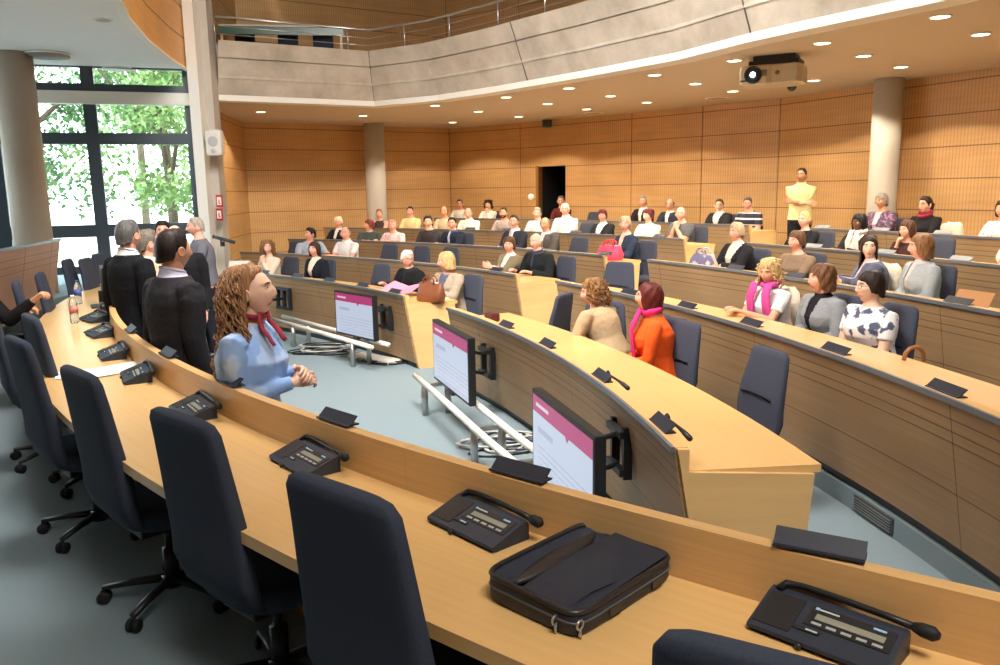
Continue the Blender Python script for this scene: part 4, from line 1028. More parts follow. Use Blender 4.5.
# ------------------------------------------------------------------ small things on the audience desks
M['pale'] = plain('pale_holder', (118, 122, 126), rough=.5)
small = [ # row, px, py, length, pale?, label
 (1, 505, 325, 0, 'first dark name holder from the far end of the large front row desk'), (1, 546, 344, 0, 'dark name holder on the large front row desk, level with the curly bending woman'),
 (1, 600, 373, 0, 'dark name holder on the large front row desk, below the woman in orange'), (1, 660, 412, 0, 'dark name holder closest to the pale end panel of the large front row desk'),
 (2, 686, 306, 0, 'dark name holder on the long right-hand desk, above the orange shoulder'), (2, 750, 323, 0, 'dark name holder before the woman with a pink cardigan'), (2, 834, 349, 0, 'dark name holder before the woman in a light grey jacket'),
 (2, 944, 385, 0, 'dark name holder past the wooden cane handle'), (2, 628, 292, 0, 'dark name holder by the chair in the aisle gap'),
 (3, 735, 267, 0, 'dark name holder before the woman in a black cardigan'), (3, 795, 274, 0, 'dark name holder before the woman in a taupe jumper'), (3, 957, 301, 0, 'dark name holder beside the tan folder'),
 (4, 813, 246, 1, 'pale name holder before the blond ponytail'), (4, 885, 253, 1, 'pale name holder between the white scarf and the dark brown top'), (4, 960, 259, 1, 'pale name holder past the dark brown top'),
 (5, 822, 226, 1, 'pale name holder next to the standing man'), (5, 881, 229, 1, 'pale name holder before the purple patterned jacket'), (5, 942, 232, 1, 'pale name holder before the burgundy scarf'),
 (1, 263, 272, 0, 'dark name holder before the curly woman in cream'), (1, 297, 275, 0, 'dark name holder before the woman in a black jacket with pale top'), (1, 329, 280, 0, 'dark name holder between the black-jacketed woman and the empty blue chair'), (1, 362, 285, 0, 'dark name holder above the farthest lit screen'), (1, 394, 290, 0, 'dark name holder beside the pink papers'),
 (2, 496, 268, 0, 'dark name holder before the woman in an olive jacket'), (4, 507, 229, 0, 'dark name holder before the bearded man'), (4, 575, 231, 0, 'dark name holder before the white-haired man in white'), (4, 470, 227, 0, 'dark name holder before the bald man in a white shirt in the fourth row'), (4, 659, 236, 0, 'dark name holder before the burgundy-haired woman'), (3, 605, 254, 0, 'dark name holder beside the pink bag')]
hp = {0: make_holder(.26, .06), 1: make_holder(.26, .06, M['pale'])}; used = {0: False, 1: False}
for k, px, py, pale, lab in small:
    c, r, fl = RING[k]; b = ring_hit(c, r+.035, px, py); a = ang(c, b)
    o = copy_tree(hp[pale]) if used[pale] else hp[pale]; used[pale] = True
    o.location = (b.x, b.y, fl+.873); o.rotation_euler = (0, 0, a-pi/2); o['label'] = lab; o['group'] = 'name holders on the audience desks'
def gooseneck(px0, px1, k, label):
    c, r, fl = RING[k]; P = []
    t = None
    for i in range(5):
        x = px0[0]+(px1[0]-px0[0])*i/4; y = px0[1]+(px1[1]-px0[1])*i/4
        b = ring_hit(c, r+.10, x, y); b.z = fl+.885+.006*sin(pi*i/4); P.append(b)
    t = thing('gooseneck_microphone', label, 'microphone', P[0], 0, 'microphones on the front row desk')
    m = MB(); m.ell((0, 0, -.04), (.022, .022, .07), 12, 8); m.build('base', M['plastic'], t)
    m = MB(); m.tube([p-P[0] for p in P], [.008, .008, .008, .013, .014], n=8); m.build('gooseneck', M['plastic'], t)
gooseneck((608, 377), (628, 391), 1, 'thin microphone lying behind the name holder below the woman in orange')
gooseneck((667, 416), (690, 441), 1, 'thick microphone lying at the very end of the large front row desk')
def desk_pt(k, px, py, dr=.3):
    c, r, fl = RING[k]; b = ring_hit(c, r+dr, px, py); b.z = fl+.76; return b, ang(c, b)
# brown handbag
def handbag(p, rz, L, W, H, mat, label, name='handbag', hmat=None, squash=.8):
    t = thing(name, label, 'bag', p, rz); m = MB(); rg = []
    for z, k, d in ((0, .92, .9), (.02, 1, 1), (H*.35, 1.02, 1), (H*.7, .97, squash*.8), (H*.92, .9, squash*.5), (H, .86, squash*.35), (H*.97, .8, squash*.15)):
        rg.append([Vector((x+.01*sin(z*60), y, z+.012*sin(x*22+y*9)*(z > H*.5))) for x, y in se(L*k, W*d, 28, 3)])
    m.rings(rg); m.build('body', mat, t)
    for sy in (-1, 1):
        m = MB(); m.tube([(-L*.22, sy*W*.14, H*.86), (-L*.20, sy*W*.17, H*1.2), (-L*.08, sy*W*.2, H*1.34), (L*.08, sy*W*.2, H*1.32), (L*.2, sy*W*.17, H*1.18), (L*.22, sy*W*.14, H*.86)], .012, n=8); m.build('handle', hmat or mat, t)
    m = MB(); m.tube([(-L*.38, 0, H*.985), (0, 0, H*1.0), (L*.38, 0, H*.985)], .006, n=6); m.build('zip', M['steel'], t)
    for sx in (-1, 1):
        m = MB(); m.box((sx*L*.2, -W*.46, H*.55), (.035, .02, .05), bev=.006); m.build('buckle', M['steel'], t)
    return t
b, a = desk_pt(1, 431, 300, .40); handbag(b, a+pi/2+R(20), .38, .18, .225, plain('leather_brown', (122, 68, 40), rough=.45, noise=.2, scale=14, bump=.3), 'brown leather handbag standing on the end of the far front row desk')
b, a = desk_pt(3, 610, 262, .40); handbag(b, a+pi/2+R(15), .38, .26, .21, plain('cloth_pink', (232, 62, 96), rough=.7, noise=.2, scale=12, bump=.3), 'bright pink cloth bag slumped on the end of the third row desk', hmat=plain('cloth_red', (222, 50, 60), rough=.7))
b, a = desk_pt(3, 703, 262, .40); handbag(b, a+pi/2, .40, .24, .20, two_tone('bag_grey_violet', (98, 96, 128), (176, 172, 182), 9), 'grey and violet bag lying on the desk beside the woman in a black cardigan')
b, a = desk_pt(1, 492, 316, .30); t = thing('small_case', 'small dark red case with a white tag on the large front row desk', 'case', b, a+R(100)); m = MB(); m.box((0, 0, .045), (.15, .10, .09), bev=.025); m.build('body', plain('case_red', (74, 26, 30), rough=.4), t); m = MB(); m.box((.02, -.051, .045), (.05, .004, .05)); m.build('tag', M['paper'], t)
# cane handle over the desk
b, a = desk_pt(2, 911, 361, .66); t = thing('walking_cane', 'wooden cane whose curved handle hooks over the long right-hand desk', 'cane', (b.x, b.y, RING[2][2]), a)
m = MB(); m.tube([(.09, 0, 0), (.09, 0, .76)]+[(.02+.07*cos(x), 0, .78+.07*sin(x)) for x in (0, .5, 1, 1.5, 2.1, 2.6, 3.1)]+[(-.052, 0, .765)], .014, n=8); m.build('stick', plain('cane_wood', (150, 96, 56), rough=.4), t)
b, a = desk_pt(3, 972, 304, .45); t = thing('tan_folder', 'tan cardboard folder propped open on the desk at the picture edge', 'folder', b, a-pi/2+R(5)); kr = plain('kraft', (176, 128, 84), rough=.8)
m = MB(); m.box((0, 0, .075), (.34, .004, .17), rot=Matrix.Rotation(R(-28), 3, 'X')); m.build('cover', kr, t); m = MB(); m.box((0, -.05, .004), (.34, .17, .006)); m.build('back_cover', kr, t)
b, a = desk_pt(1, 432, 303, .60); t = thing('desk_paper', 'white sheet beside the brown handbag on the far front row desk', 'paper', (b.x, b.y, b.z+.001), a); m = MB(); m.box((0, -.1, .002), (.21, .297, .003)); m.build('sheet', M['paper'], t)
# open laptop at the window end of the far front row desk
b, a = desk_pt(1, 236, 271, .25); t = thing('laptop', 'open laptop with pale lid at the window end of the far front row desk', 'laptop', b, a-pi/2+R(35))
m = MB(); m.box((0, 0, .01), (.34, .24, .02), bev=.005); m.build('base', M['plastic'], t); m = MB(); m.box((0, .15, .12), (.34, .012, .22), rot=Matrix.Rotation(R(-22), 3, 'X')); m.build('lid', M['white_metal'], t)
# coats on chair backs
def coat(k, px, dr, mat, label, w=.50, zt=1.04):
    c, r, fl = RING[k]; b = ring_hit(c, r+dr, px, 250); a = ang(c, b)
    t = thing('draped_coat', label, 'coat', (b.x, b.y, fl), a-pi/2, 'coats over chair backs'); m = MB(); rg = []
    for z, k_, d in ((zt-.52, 1.02, .10), (zt-.3, 1.06, .13), (zt-.12, 1.03, .13), (zt-.03, .94, .12), (zt, .78, .07), (zt+.005, .5, .02)):
        rg.append([Vector((x*(1+.03*sin(y*40)), y+.012*sin(x*34+z*12), z+.01*sin(x*18))) for x, y in se(w*k_, d, 32, 3)])
    m.rings(rg); m.build('coat', mat, t)
    m = MB(); m.tube([(-.1, .03, zt), (0, .06, zt-.02), (.1, .03, zt)], .02, n=8); m.build('collar', mat, t)
cw = cloth((222, 212, 192))
coat(2, 786, 1.16, cw, 'cream jacket hung over the chair of the woman with a pink cardigan', .42, .97)
coat(3, 888, 1.16, cw, 'cream jacket hung over the chair behind the dark-haired woman who faces the camera', .38, .95)
coat(5, 950, 1.2, cw, 'off-white coat over a chair back beside the woman in a burgundy scarf', .34, .95)

# ------------------------------------------------------------------ people
def smooth01(x): x = max(0., min(1., x)); return x*x*(3-2*x)
def head_point(dx, dy, dz, p):
    """skull and face surface for a unit direction (x right, y forward, z up); head about 23 cm tall, centre between the ears"""
    w, dpt, hgt = .0765*p['w'], .096, .117
    x, y, z = dx*w, dy*dpt, dz*hgt
    low = smooth01((-dz-.05)/.9)
    x *= 1-.30*low*p['jaw']
    if dy < 0: y *= 1-.48*smooth01((-dz-.15)/.7)
    else:
        y *= 1-.06*low
        fx = abs(x)
        # face plane: flatter than an ellipsoid
        y += .006*(1-min(1, fx/.05)**2)*smooth01((dy-.2)/.5)*(1-abs(dz))
        g = lambda cx, cz, sx, sz: math.exp(-((fx-cx)/sx)**2-((z-cz)/sz)**2)
        y -= .013*g(.030, .012, .017, .012)                 # eye sockets
        y += .005*g(.026, .034, .022, .008)                 # brow ridge
        y += (.020*p['nose'])*g(0, -.028, .0115, .013)+.013*g(0, -.006, .0085, .022)     # nose tip and bridge
        y += .006*g(.013, -.034, .007, .007)                # nostril wings
        y -= .004*g(0, -.047, .012, .006)
        y += .007*g(0, -.059, .020, .006)+.006*g(0, -.071, .017, .006)   # lips
        y -= .003*g(0, -.0655, .022, .0025)
        y -= .004*g(0, -.083, .02, .007)
        y += .009*g(0, -.100, .022, .013)                   # chin
        y += .004*g(.045, -.022, .02, .022)                 # cheekbones
    return Vector((x, y, z))
NPHI, NTH = 56, 44
def add_head(mb, HC, HR, p, hs, mi0=0, ears=True):
    rg = []; th0 = []
    for i in range(NTH+1):
        t = i/NTH; th = pi*(t+.035*sin(2*pi*t)); th = min(max(th, .02), pi-.02); ring = []
        for j in range(NPHI):
            u = 2*pi*j/NPHI; ph = u-.42*sin(u)              # denser in front
            dx, dy, dz = sin(th)*sin(ph), sin(th)*cos(ph), cos(th)
            ring.append(head_point(dx, dy, dz, p))
        rg.append(ring)
    o = len(mb.f); mb.rings([[HC+HR@(q*hs) for q in r] for r in rg], mi0)
    n = NPHI
    for i in range(NTH):
        for j in range(n):
            c = (rg[i][j]+rg[i+1][(j+1) % n])/2
            if c.y > .06 and ((abs(c.x)/.024)**2+((c.z+.065)/.0105)**2) < 1: mb.m[o+i*n+j] = mi0+1
    for sx in (-1, 1):
        e = Vector((sx*.0305*p['w'], .0755, .011)); mb.ell(HC+HR@(e*hs), (.0125*hs, .0115*hs, .0095*hs), 12, 8, mi0+2, rot=HR)
        mb.ell(HC+HR@((e+Vector((0, .0085, 0)))*hs), (.0055*hs, .0045*hs, .0058*hs), 10, 6, mi0+3, rot=HR)
        mb.tube([HC+HR@(Vector((sx*.013, .0955, .031))*hs), HC+HR@(Vector((sx*.030, .0935, .036))*hs), HC+HR@(Vector((sx*.048, .0825, .031))*hs)], [.0028*hs, .0034*hs, .0018*hs], n=6, mi=mi0+4)
        mb.tube([HC+HR@(Vector((sx*.018, .0865, .0185))*hs), HC+HR@(Vector((sx*.031, .0875, .0215))*hs), HC+HR@(Vector((sx*.044, .080, .0175))*hs)], [.0022*hs, .0028*hs, .002*hs], n=6, mi=mi0)
        if not ears: continue
        er = HR @ Matrix.Rotation(R(-18*sx), 3, 'Z')
        mb.ell(HC+HR@(Vector((sx*.0785*p['w'], -.004, -.008))*hs), (.010*hs, .019*hs, .031*hs), 10, 8, mi0, rot=er)
        mb.torus(HC+HR@(Vector((sx*.086*p['w'], -.004, -.005))*hs), .017*hs, .0045*hs, 14, 6, mi0, rot=er @ Matrix.Rotation(R(90), 3, 'Y'), sx=1.35)
def hair_end(style, phi):
    a = abs(math.degrees(phi)); S = smooth01
    def mixp(pts):
        for (a0, z0), (a1, z1) in zip(pts, pts[1:]):
            if a <= a1: return z0+(z1-z0)*S((a-a0)/(a1-a0+1e-9))
        return pts[-1][1]
    return {'short': lambda: mixp([(0, .072), (36, .070), (55, .048), (72, .005), (86, -.025), (98, .008), (108, -.005), (120, -.052), (180, -.070)]),
            'crop': lambda: mixp([(0, .076), (30, .078), (52, .055), (72, .01), (84, -.015), (98, .014), (108, .0), (122, -.046), (180, -.064)]),
            'woman_short': lambda: mixp([(0, .045), (38, .042), (58, .018), (72, -.035), (100, -.045), (130, -.06), (180, -.085)]),
            'bob': lambda: mixp([(0, .052), (34, .046), (52, .01), (62, -.085), (90, -.105), (180, -.115)]),
            'fringe_bob': lambda: mixp([(0, .032), (40, .028), (54, -.02), (64, -.08), (90, -.10), (180, -.11)]),
            'long': lambda: mixp([(0, .062), (30, .055), (50, .02), (60, -.15), (80, -.22), (180, -.25)]),
            'tied': lambda: mixp([(0, .066), (40, .060), (64, .02), (80, -.02), (110, -.015), (135, -.055), (180, -.07)]),
            'long_back': lambda: mixp([(0, .088), (44, .082), (70, .056), (88, .010), (98, -.16), (110, -.24), (180, -.31)]),
            'bald': lambda: mixp([(0, .2), (74, .2), (80, -.01), (90, -.02), (102, .01), (122, .0), (140, -.055), (180, -.066)])}[style]()
def add_hair(mb, HC, HR, hs, style, th, wav, seed, p, curls=0, clen=.16):
    rnd = random.Random(seed); n = 56; rows = 18; P = []
    ph0 = [rnd.uniform(0, 6.28) for _ in range(8)]
    for j in range(n):
        phi = -pi+2*pi*j/n; ze = hair_end(style, phi); col = []
        zs = .03+.016*sin(phi*2) if style == 'bald' else .117
        longp = ze < -.03
        for i in range(rows+1):
            t = i/rows
            if style == 'bald': z = zs+(ze-zs)*t
            else:
                thm = math.acos(max(-1, min(1, max(ze, -.03)/.117))); tt = min(1, t/(.62 if longp else 1)); z = .117*cos(thm*tt)
                if longp and t > .62: z = -.03+(ze+.03)*((t-.62)/.38)
            zk = max(z, -.03); k = math.sqrt(max(.0004, 1-(zk/.117)**2))
            edge = 1-(t**5)*(0 if longp else .85); thk = (th if th < .019 else .012+(th-.012)*smooth01((abs(phi)-R(42))/R(58)))*edge*(1 if style == 'bald' else min(1, .35+t*3))
            w_ = wav*(sin(phi*9+ph0[0]+z*60)+.6*sin(phi*17+ph0[1]-z*90)+.5*sin(phi*31+ph0[2]+z*35))*edge
            rx = .0765*p['w']*k+thk+w_; ry = .096*k+thk+w_
            x, y = rx*sin(phi), ry*cos(phi); zz = z*(1+thk/.117) if z > 0 else z
            if z < -.03:
                f = (-.03-z)/.2; x *= 1+.10*f-(.35*max(0, f-.15) if style in ('bob', 'fringe_bob') else 0); y = y*(1-.12*f)-.012*f if style != 'long_back' else y*(1+.42*f)-.02*f
                if y > 0: y -= .03*f
            if y < 0 and z < .0 and not longp: y *= 1-.32*smooth01((-z-.01)/.09)
            col.append(Vector((x, y, zz)))
        P.append(col)
    rg = [[HC+HR@(P[j][i]*hs) for j in range(n)] for i in range(rows+1)]
    if style == 'bald':
        vs = [q for r in rg for q in r]; fs = []
        for i in range(rows):
            for j in range(n):
                k = (j+1) % n
                if abs(-pi+2*pi*(j+.5)/n) > R(76): fs.append((i*n+j, i*n+k, (i+1)*n+k, (i+1)*n+j))
        mb.add(vs, fs, 0, None, True)
    else: mb.rings(rg, 0, caps=False)
    for c in range(curls):
        j = rnd.randrange(n); phi = -pi+2*pi*j/n
        if abs(phi) < R(93 if style == 'long_back' else 52): continue
        i = rnd.randrange(2, rows); b = P[j][i]; o = Vector((b.x, b.y, 0)).normalized(); L = clen*rnd.uniform(.5, 1); pts = []; f = rnd.uniform(5, 8); s0 = rnd.uniform(0, 6.28); am = rnd.uniform(.006, .013)
        for q in range(13):
            t = q/12; d = o*(.004+(.022 if clen < .2 else .05*t)*sin(pi*min(1, t*1.2))+(.03*t if clen > .2 else 0))
            pts.append(HC+HR@((b+d+Vector((am*cos(s0+f*t*2), am*sin(s0+f*t*2), -L*t)))*hs))
        mb.tube(pts, [(.0055 if clen < .2 else .0042)*hs]*10+[.004*hs, .003*hs, .001], n=5)
def add_hand(mb, wr, d, nrm, inward, curl, mi=0, s=1.0):
    d = d.normalized(); nrm = (nrm-d*nrm.dot(d)).normalized(); sv = d.cross(nrm)
    if sv.dot(inward) < 0: sv = -sv
    def ring(t, w, h): return [wr+d*t*s+sv*w*s*cos(a)+nrm*h*s*sin(a) for a in [2*pi*k/10 for k in range(10)]]
    mb.rings([ring(-.03, .024, .019), ring(0, .026, .019), ring(.03, .037, .017), ring(.07, .042, .015), ring(.09, .039, .012), ring(.098, .03, .006)], mi)
    for k, (off, L) in enumerate(((.029, .066), (.010, .076), (-.010, .071), (-.028, .056))):
        q = wr+d*.088*s+sv*off*s; a = .12+curl*(.8+.12*k); pts = [q-d*.01*s, q]
        dr = d+sv*(off*1.2)
        for f in (.46, .32, .24):
            dd = (dr*cos(a)+nrm*sin(a)).normalized(); q = q+dd*L*f*s*1.05; pts.append(q); a += curl*.85
        mb.tube(pts, [.0095*s, .0095*s, .0088*s, .008*s, .0055*s], n=8, mi=mi)
    q = wr+d*.022*s+sv*.026*s; t1 = (d*.72+sv*.62+nrm*.30).normalized(); t2 = (d*.92+sv*.22+nrm*(.25+curl*.4)).normalized()
    mb.tube([q-t1*.012*s, q, q+t1*.036*s, q+t1*.036*s+t2*.026*s, q+t1*.036*s+t2*.046*s], [.011*s, .0125*s, .0105*s, .009*s, .006*s], n=8, mi=mi)
BAKE = []
def bake_later(mb, voxel, it, done):
    me = bpy.data.meshes.new('tmp'); me.from_pydata(mb.v, [], mb.f); me.update()
    bm = bmesh.new(); bm.from_mesh(me); bmesh.ops.recalc_face_normals(bm, faces=bm.faces); bm.to_mesh(me); bm.free()
    o = bpy.data.objects.new('tmp', me); COL.objects.link(o)
    m = o.modifiers.new('r', 'REMESH'); m.mode = 'VOXEL'; m.voxel_size = voxel; m.use_smooth_shade = True
    m = o.modifiers.new('s', 'SMOOTH'); m.iterations = it; m.factor = .5
    BAKE.append((o, done))
def run_bakes():
    dg = bpy.context.evaluated_depsgraph_get()
    for o, done in BAKE:
        ev = o.evaluated_get(dg); me = ev.to_mesh()
        n = len(me.vertices); v = np.empty(n*3, 'f'); me.vertices.foreach_get('co', v)
        fs = [tuple(p.vertices) for p in me.polygons]; ev.to_mesh_clear()
        done(v.reshape(-1, 3), fs)
    for o, _ in BAKE:
        me = o.data; bpy.data.objects.remove(o); bpy.data.meshes.remove(me)
    BAKE.clear()
def skinmat(tone):
    c = {'pale': (232, 190, 166), 'pink': (226, 168, 146), 'tan': (206, 152, 120), 'dark': (94, 62, 46)}[tone]
    return plain('skin_'+tone, c, rough=.55, noise=.06, scale=40, spec=.35)
def ik(S, W, L1, L2, pole):
    d = W-S; D = d.length
    if D > (L1+L2)*.985: W = S+d*((L1+L2)*.985/D); d = W-S; D = d.length
    D = max(D, abs(L1-L2)+.02); a = (L1*L1-L2*L2+D*D)/(2*D); h = math.sqrt(max(0, L1*L1-a*a)); u = d.normalized()
    pv = (pole-u*pole.dot(u)).normalized(); return S+u*a+pv*h, W
HAIRC = {'grey': (150, 146, 140), 'white': (226, 222, 214), 'black': (28, 24, 24), 'dark': (52, 36, 28), 'brown': (92, 62, 40), 'light': (146, 106, 66), 'blond': (208, 176, 120), 'auburn': (118, 52, 36), 'burgundy': (94, 28, 40), 'red': (134, 48, 48), 'ginger': (150, 92, 48), 'greyblond': (178, 158, 128), 'darkgrey': (96, 92, 90)}
TARGET = Vector((-1.3, 4.6, 1.25))
PEOPLE = []
def person(label, px, py, row=None, depth=None, floor=None, body=0, look=None, pose='desk', hair='short', hc='brown', skin='pink', top=(90, 90, 96), tmat=None, sleeve='long', jacket=None, jmat=None, vee=.11, bottom=(50, 52, 60), sex='m', fat=1.0, lean=8, stand=False, glasses=False, scarf=None, tie=None, tilt=0, th=None, wav=None, curls=0, clen=.16, hs=1.0, seed=None, voxel=.012, dr=.90, arms=None, beard=False, extra=None, hcurl=None, collar=None):
    seed = len(PEOPLE)+1 if seed is None else seed
    p = {'w': 1.0 if sex == 'm' else .95, 'jaw': .85 if sex == 'm' else 1.1, 'nose': 1.05 if sex == 'm' else .72}
    if row:
        c, r, fl = RING[row]; hd = ring_hit(c, r+dr, px, py); a = ang(c, hd); yaw = a+pi/2+R(body)        # local +y towards the ring's centre
        fwd = Vector((-cos(a), -sin(a), 0)); fwd = Matrix.Rotation(R(body), 3, 'Z') @ fwd
    else:
        fl = floor; d = ray(px, py); hd = Vector((d[0]*depth/d[1], depth, 0)); fwd = Matrix.Rotation(R(body), 3, 'Z') @ Vector((0, -1, 0))
    yaw = math.atan2(-fwd.x, fwd.y)
    ztop = at_depth(px, py, hd.y).z-fl
    fem = sex == 'f'
    ln = R(lean); hgt = .240*hs
    if stand:
        hz = (ztop)*.525; T = (ztop-hgt-hz)/cos(ln)
    else:
        hz = .55; T = (ztop-hgt-hz)/cos(ln)
        if T > .58: hz = hz+(T-.58)*cos(ln)*.9; T = (ztop-hgt-hz)/cos(ln)
        if T < .42: hz = hz-(.42-T)*cos(ln); T = .42
    k = T/.5
    sp = Vector((0, sin(ln), cos(ln)))
    N_ = Vector((0, 0, hz))+sp*T; HC = N_+Vector((0, .022+.02*sin(ln), (hgt-.117*hs)))
    P0 = hd-Matrix.Rotation(yaw, 3, 'Z') @ Vector((0, HC.y, 0)); org = Vector((P0.x, P0.y, fl))
    wpos = org+Matrix.Rotation(yaw, 3, 'Z') @ HC
    lk = Vector(look) if look is not None else TARGET
    dv = Matrix.Rotation(-yaw, 3, 'Z') @ (lk-wpos)
    hy = max(-R(80), min(R(80), math.atan2(-dv.x, dv.y))); hp = max(-R(45), min(R(25), math.atan2(dv.z, math.hypot(dv.x, dv.y))))
    HR = Matrix.Rotation(hy, 3, 'Z') @ Matrix.Rotation(hp, 3, 'X') @ Matrix.Rotation(R(tilt), 3, 'Y')
    # ---- skeleton
    sw = (.205 if not fem else .190)*(1+(fat-1)*.6); SH = [Vector((s*sw, 0, hz))+sp*(T*.835) for s in (-1, 1)]
    U, Fm = (.285, .255) if not fem else (.265, .235)
    dz = .80 if row else hz+.1
    poses = {'desk': ((-.10, .42, dz), (.10, .40, dz)), 'wide': ((-.20, .42, dz), (.20, .40, dz)), 'lap': ((-.08, .26, hz+.10), (.08, .26, hz+.10)), 'crossed': ((.12, .23, hz+T*.50), (-.12, .25, hz+T*.46)),
             'chin_r': ((-.08, .42, dz), (.05, HC.y+.10, HC.z-.20)), 'chin_l': ((-.05, HC.y+.10, HC.z-.20), (.08, .42, dz)), 'clasp': ((-.035, HC.y+.13, HC.z-.24), (.035, HC.y+.13, HC.z-.24)),
             'stand': ((-.235, .04, hz-.06), (.235, .04, hz-.06)), 'front': ((-.05, .30, hz+.16), (.05, .30, hz+.16))}
    W_ = [Vector(q) for q in (arms or poses[pose])]
    pole = {'crossed': (.15, -.25, -1), 'stand': (.3, -1, -.1), 'front': (.12, -.55, -1)}.get(pose, (.55, -.25, -1)); EL = []
    for i, s in enumerate((-1, 1)):
        e, w2 = ik(SH[i], W_[i], U, Fm, Vector((s*pole[0], pole[1], pole[2]))); EL.append(e); W_[i] = w2
    if stand: KN = [Vector((s*.10, .01, hz*.53)) for s in (-1, 1)]; AN = [Vector((s*.11, -.02, .09)) for s in (-1, 1)]; HP = [Vector((s*.09, 0, hz-.03)) for s in (-1, 1)]
    else: KN = [Vector((s*.13, .43, hz-.05)) for s in (-1, 1)]; AN = [Vector((s*.12, .40, .09)) for s in (-1, 1)]; HP = [Vector((s*.09, .02, hz-.02)) for s in (-1, 1)]
    tor = [(-.10, .160, .115), (0, .172, .122), (.16, .160, .115), (.34, .152, .112), (.55, .168, .125), (.72, .174, .124), (.83, .162, .106), (.90, .120, .086), (.96, .086, .070), (1.02, .066, .062)] if not fem else \
          [(-.10, .165, .120), (0, .176, .128), (.16, .155, .112), (.34, .134, .102), (.52, .150, .128), (.66, .156, .134), (.81, .148, .102), (.89, .108, .080), (.955, .074, .062), (1.02, .056, .053)]
    def torso(mb, d, t0=-.1, t1=1.03):
        rg = []
        for t, w, dp in tor:
            if t < t0-1e-6 or t > t1+1e-6: continue
            fx = fat if t < .8 else 1+(fat-1)*.3
            c = Vector((0, 0, hz))+sp*(T*t)+Vector((0, (.012 if fem and .4 < t < .75 else 0), 0)); w_, d_ = w*fx*(1.09 if t < .85 else 1.03)+d, dp*fx*1.04+d
            rg.append([c+Vector((w_*cos(a), 0, 0))+Vector((0, cos(ln), -sin(ln)))*d_*sin(a) for a in [2*pi*q/22 for q in range(22)]])
        mb.rings(rg)
    def arm(mb, i, d, upto=1.0):
        s = (-1, 1)[i]; m = 1 if not fem else .88
        A0 = Vector((s*sw*.60, 0, hz))+sp*(T*.82)
        if upto < .8: q = SH[i].lerp(EL[i], upto*1.25); mb.tube([A0, SH[i]+(EL[i]-SH[i])*.03, SH[i].lerp(EL[i], .25), q], [.056*m+d, .057*m+d, .058*m+d, .053*m+d], n=12); return
        mb.tube([A0, SH[i]+(EL[i]-SH[i])*.03, SH[i].lerp(EL[i], .22), SH[i].lerp(EL[i], .6), EL[i]], [.056*m+d, .056*m+d, .058*m+d, .050*m+d, .043*m+d], n=12)
        q = EL[i].lerp(W_[i], min(1, upto) if d > .001 else 1.02)
        mb.tube([EL[i].lerp(SH[i], .04), EL[i], EL[i].lerp(W_[i], .35), q], [.040*m+d, .043*m+d, .041*m+d, (.028*m+d*.75) if upto > .95 or d < .001 else .036*m+d], n=12)
        mb.ell(EL[i], (.043*m+d,)*3, 10, 8)
    def legs(mb, d):
        for i in (0, 1):
            mb.tube([HP[i]+Vector((0, 0, .05 if stand else 0)), HP[i].lerp(KN[i], .5), KN[i]], [.092+d, .078+d, .060+d], n=12); mb.ell(KN[i], (.058+d,)*3, 10, 8)
            mb.tube([KN[i], KN[i].lerp(AN[i], .35), AN[i]], [.056+d, .056+d, .042+d], n=12)
        mb.ell(Vector((0, 0, hz-.02)), (.17+d, .125+d, .12), 16, 10)
    # ---- body: one continuous skin surface with head and hands
    bb = MB(); torso(bb, -.004)
    for i in (0, 1): arm(bb, i, 0)
    legs(bb, -.004)
    for i in (0, 1): bb.tube([AN[i]+Vector((0, -.04, -.05)), AN[i]+Vector((0, .08, -.06)), AN[i]+Vector((0, .17, -.07))], [.035, .04, .02], n=10)
    bb.tube([N_-sp*.05, N_+Vector((0, .006, .03)), HC+HR@(Vector((0, -.02, -.05))*hs)], [.068 if not fem else .058, .060 if not fem else .050, .058 if not fem else .049], n=14)
    hm = MB(); add_head(hm, HC, HR, p, hs, ears=hair not in ('bob', 'fringe_bob', 'long', 'woman_short'))
    for i, s in enumerate((-1, 1)):
        d = (W_[i]-EL[i]).normalized(); up = Vector((0, 0, -1)); inward = Vector((-s, 0, 0)); curl = .35
        if pose in ('clasp',) or (pose == 'chin_r' and i == 1) or (pose == 'chin_l' and i == 0): up = Vector((-s*.6, -.6, 0)); d = (d*.3+Vector((-s*.15, -.05, 1))).normalized(); curl = .55; inward = Vector((0, -1, 0))
        if pose == 'crossed': curl = .5; up = Vector((0, -1, -.2)); inward = Vector((0, 0, 1))
        if pose == 'stand': up = Vector((-s, 0, 0)); inward = Vector((0, 1, 0)); curl = .4
        if pose == 'front': d = (d*.5+Vector((-s*.6, .4, 0))).normalized(); curl = .6; up = Vector((-s*.5, -.5, -.6))
        add_hand(hm, W_[i], d, up, inward, hcurl or curl)
    ob = bpy.data.objects.new('person', bpy.data.meshes.new('person')); COL.objects.link(ob)
    ob.location = org; ob.rotation_euler = (0, 0, yaw); tag(ob, label, 'person')
    hcol = HAIRC[hc] if isinstance(hc, str) else hc
    hmat_ = hairmat(hcol)
    smat = skinmat(skin)
    mats = [smat, plain('lips_'+skin, {'dark': (110, 58, 54)}.get(skin, (206, 128, 116) if fem else (206, 140, 122)), rough=.45), plain('eye_white', (232, 230, 224), rough=.3), plain('iris', (48, 36, 30), rough=.2), plain('brow_%02x%02x%02x' % tuple(int(v*.7) for v in hcol), tuple(int(v*.7) for v in hcol), rough=.8)]
    def body_done(v, fs):
        q = MB(); q.add(v.tolist(), fs, 0, None, True)
        o = len(q.v); q.v.extend([tuple(a) for a in hm.v]); q.f.extend([tuple(o+i for i in f) for f in hm.f]); q.m.extend(hm.m); q.sm.extend([True]*len(hm.f)); q.uv.extend([None]*len(hm.f))
        t = q.build('person_tmp', mats, fix=False); me = t.data; bpy.data.objects.remove(t); ob.data = me
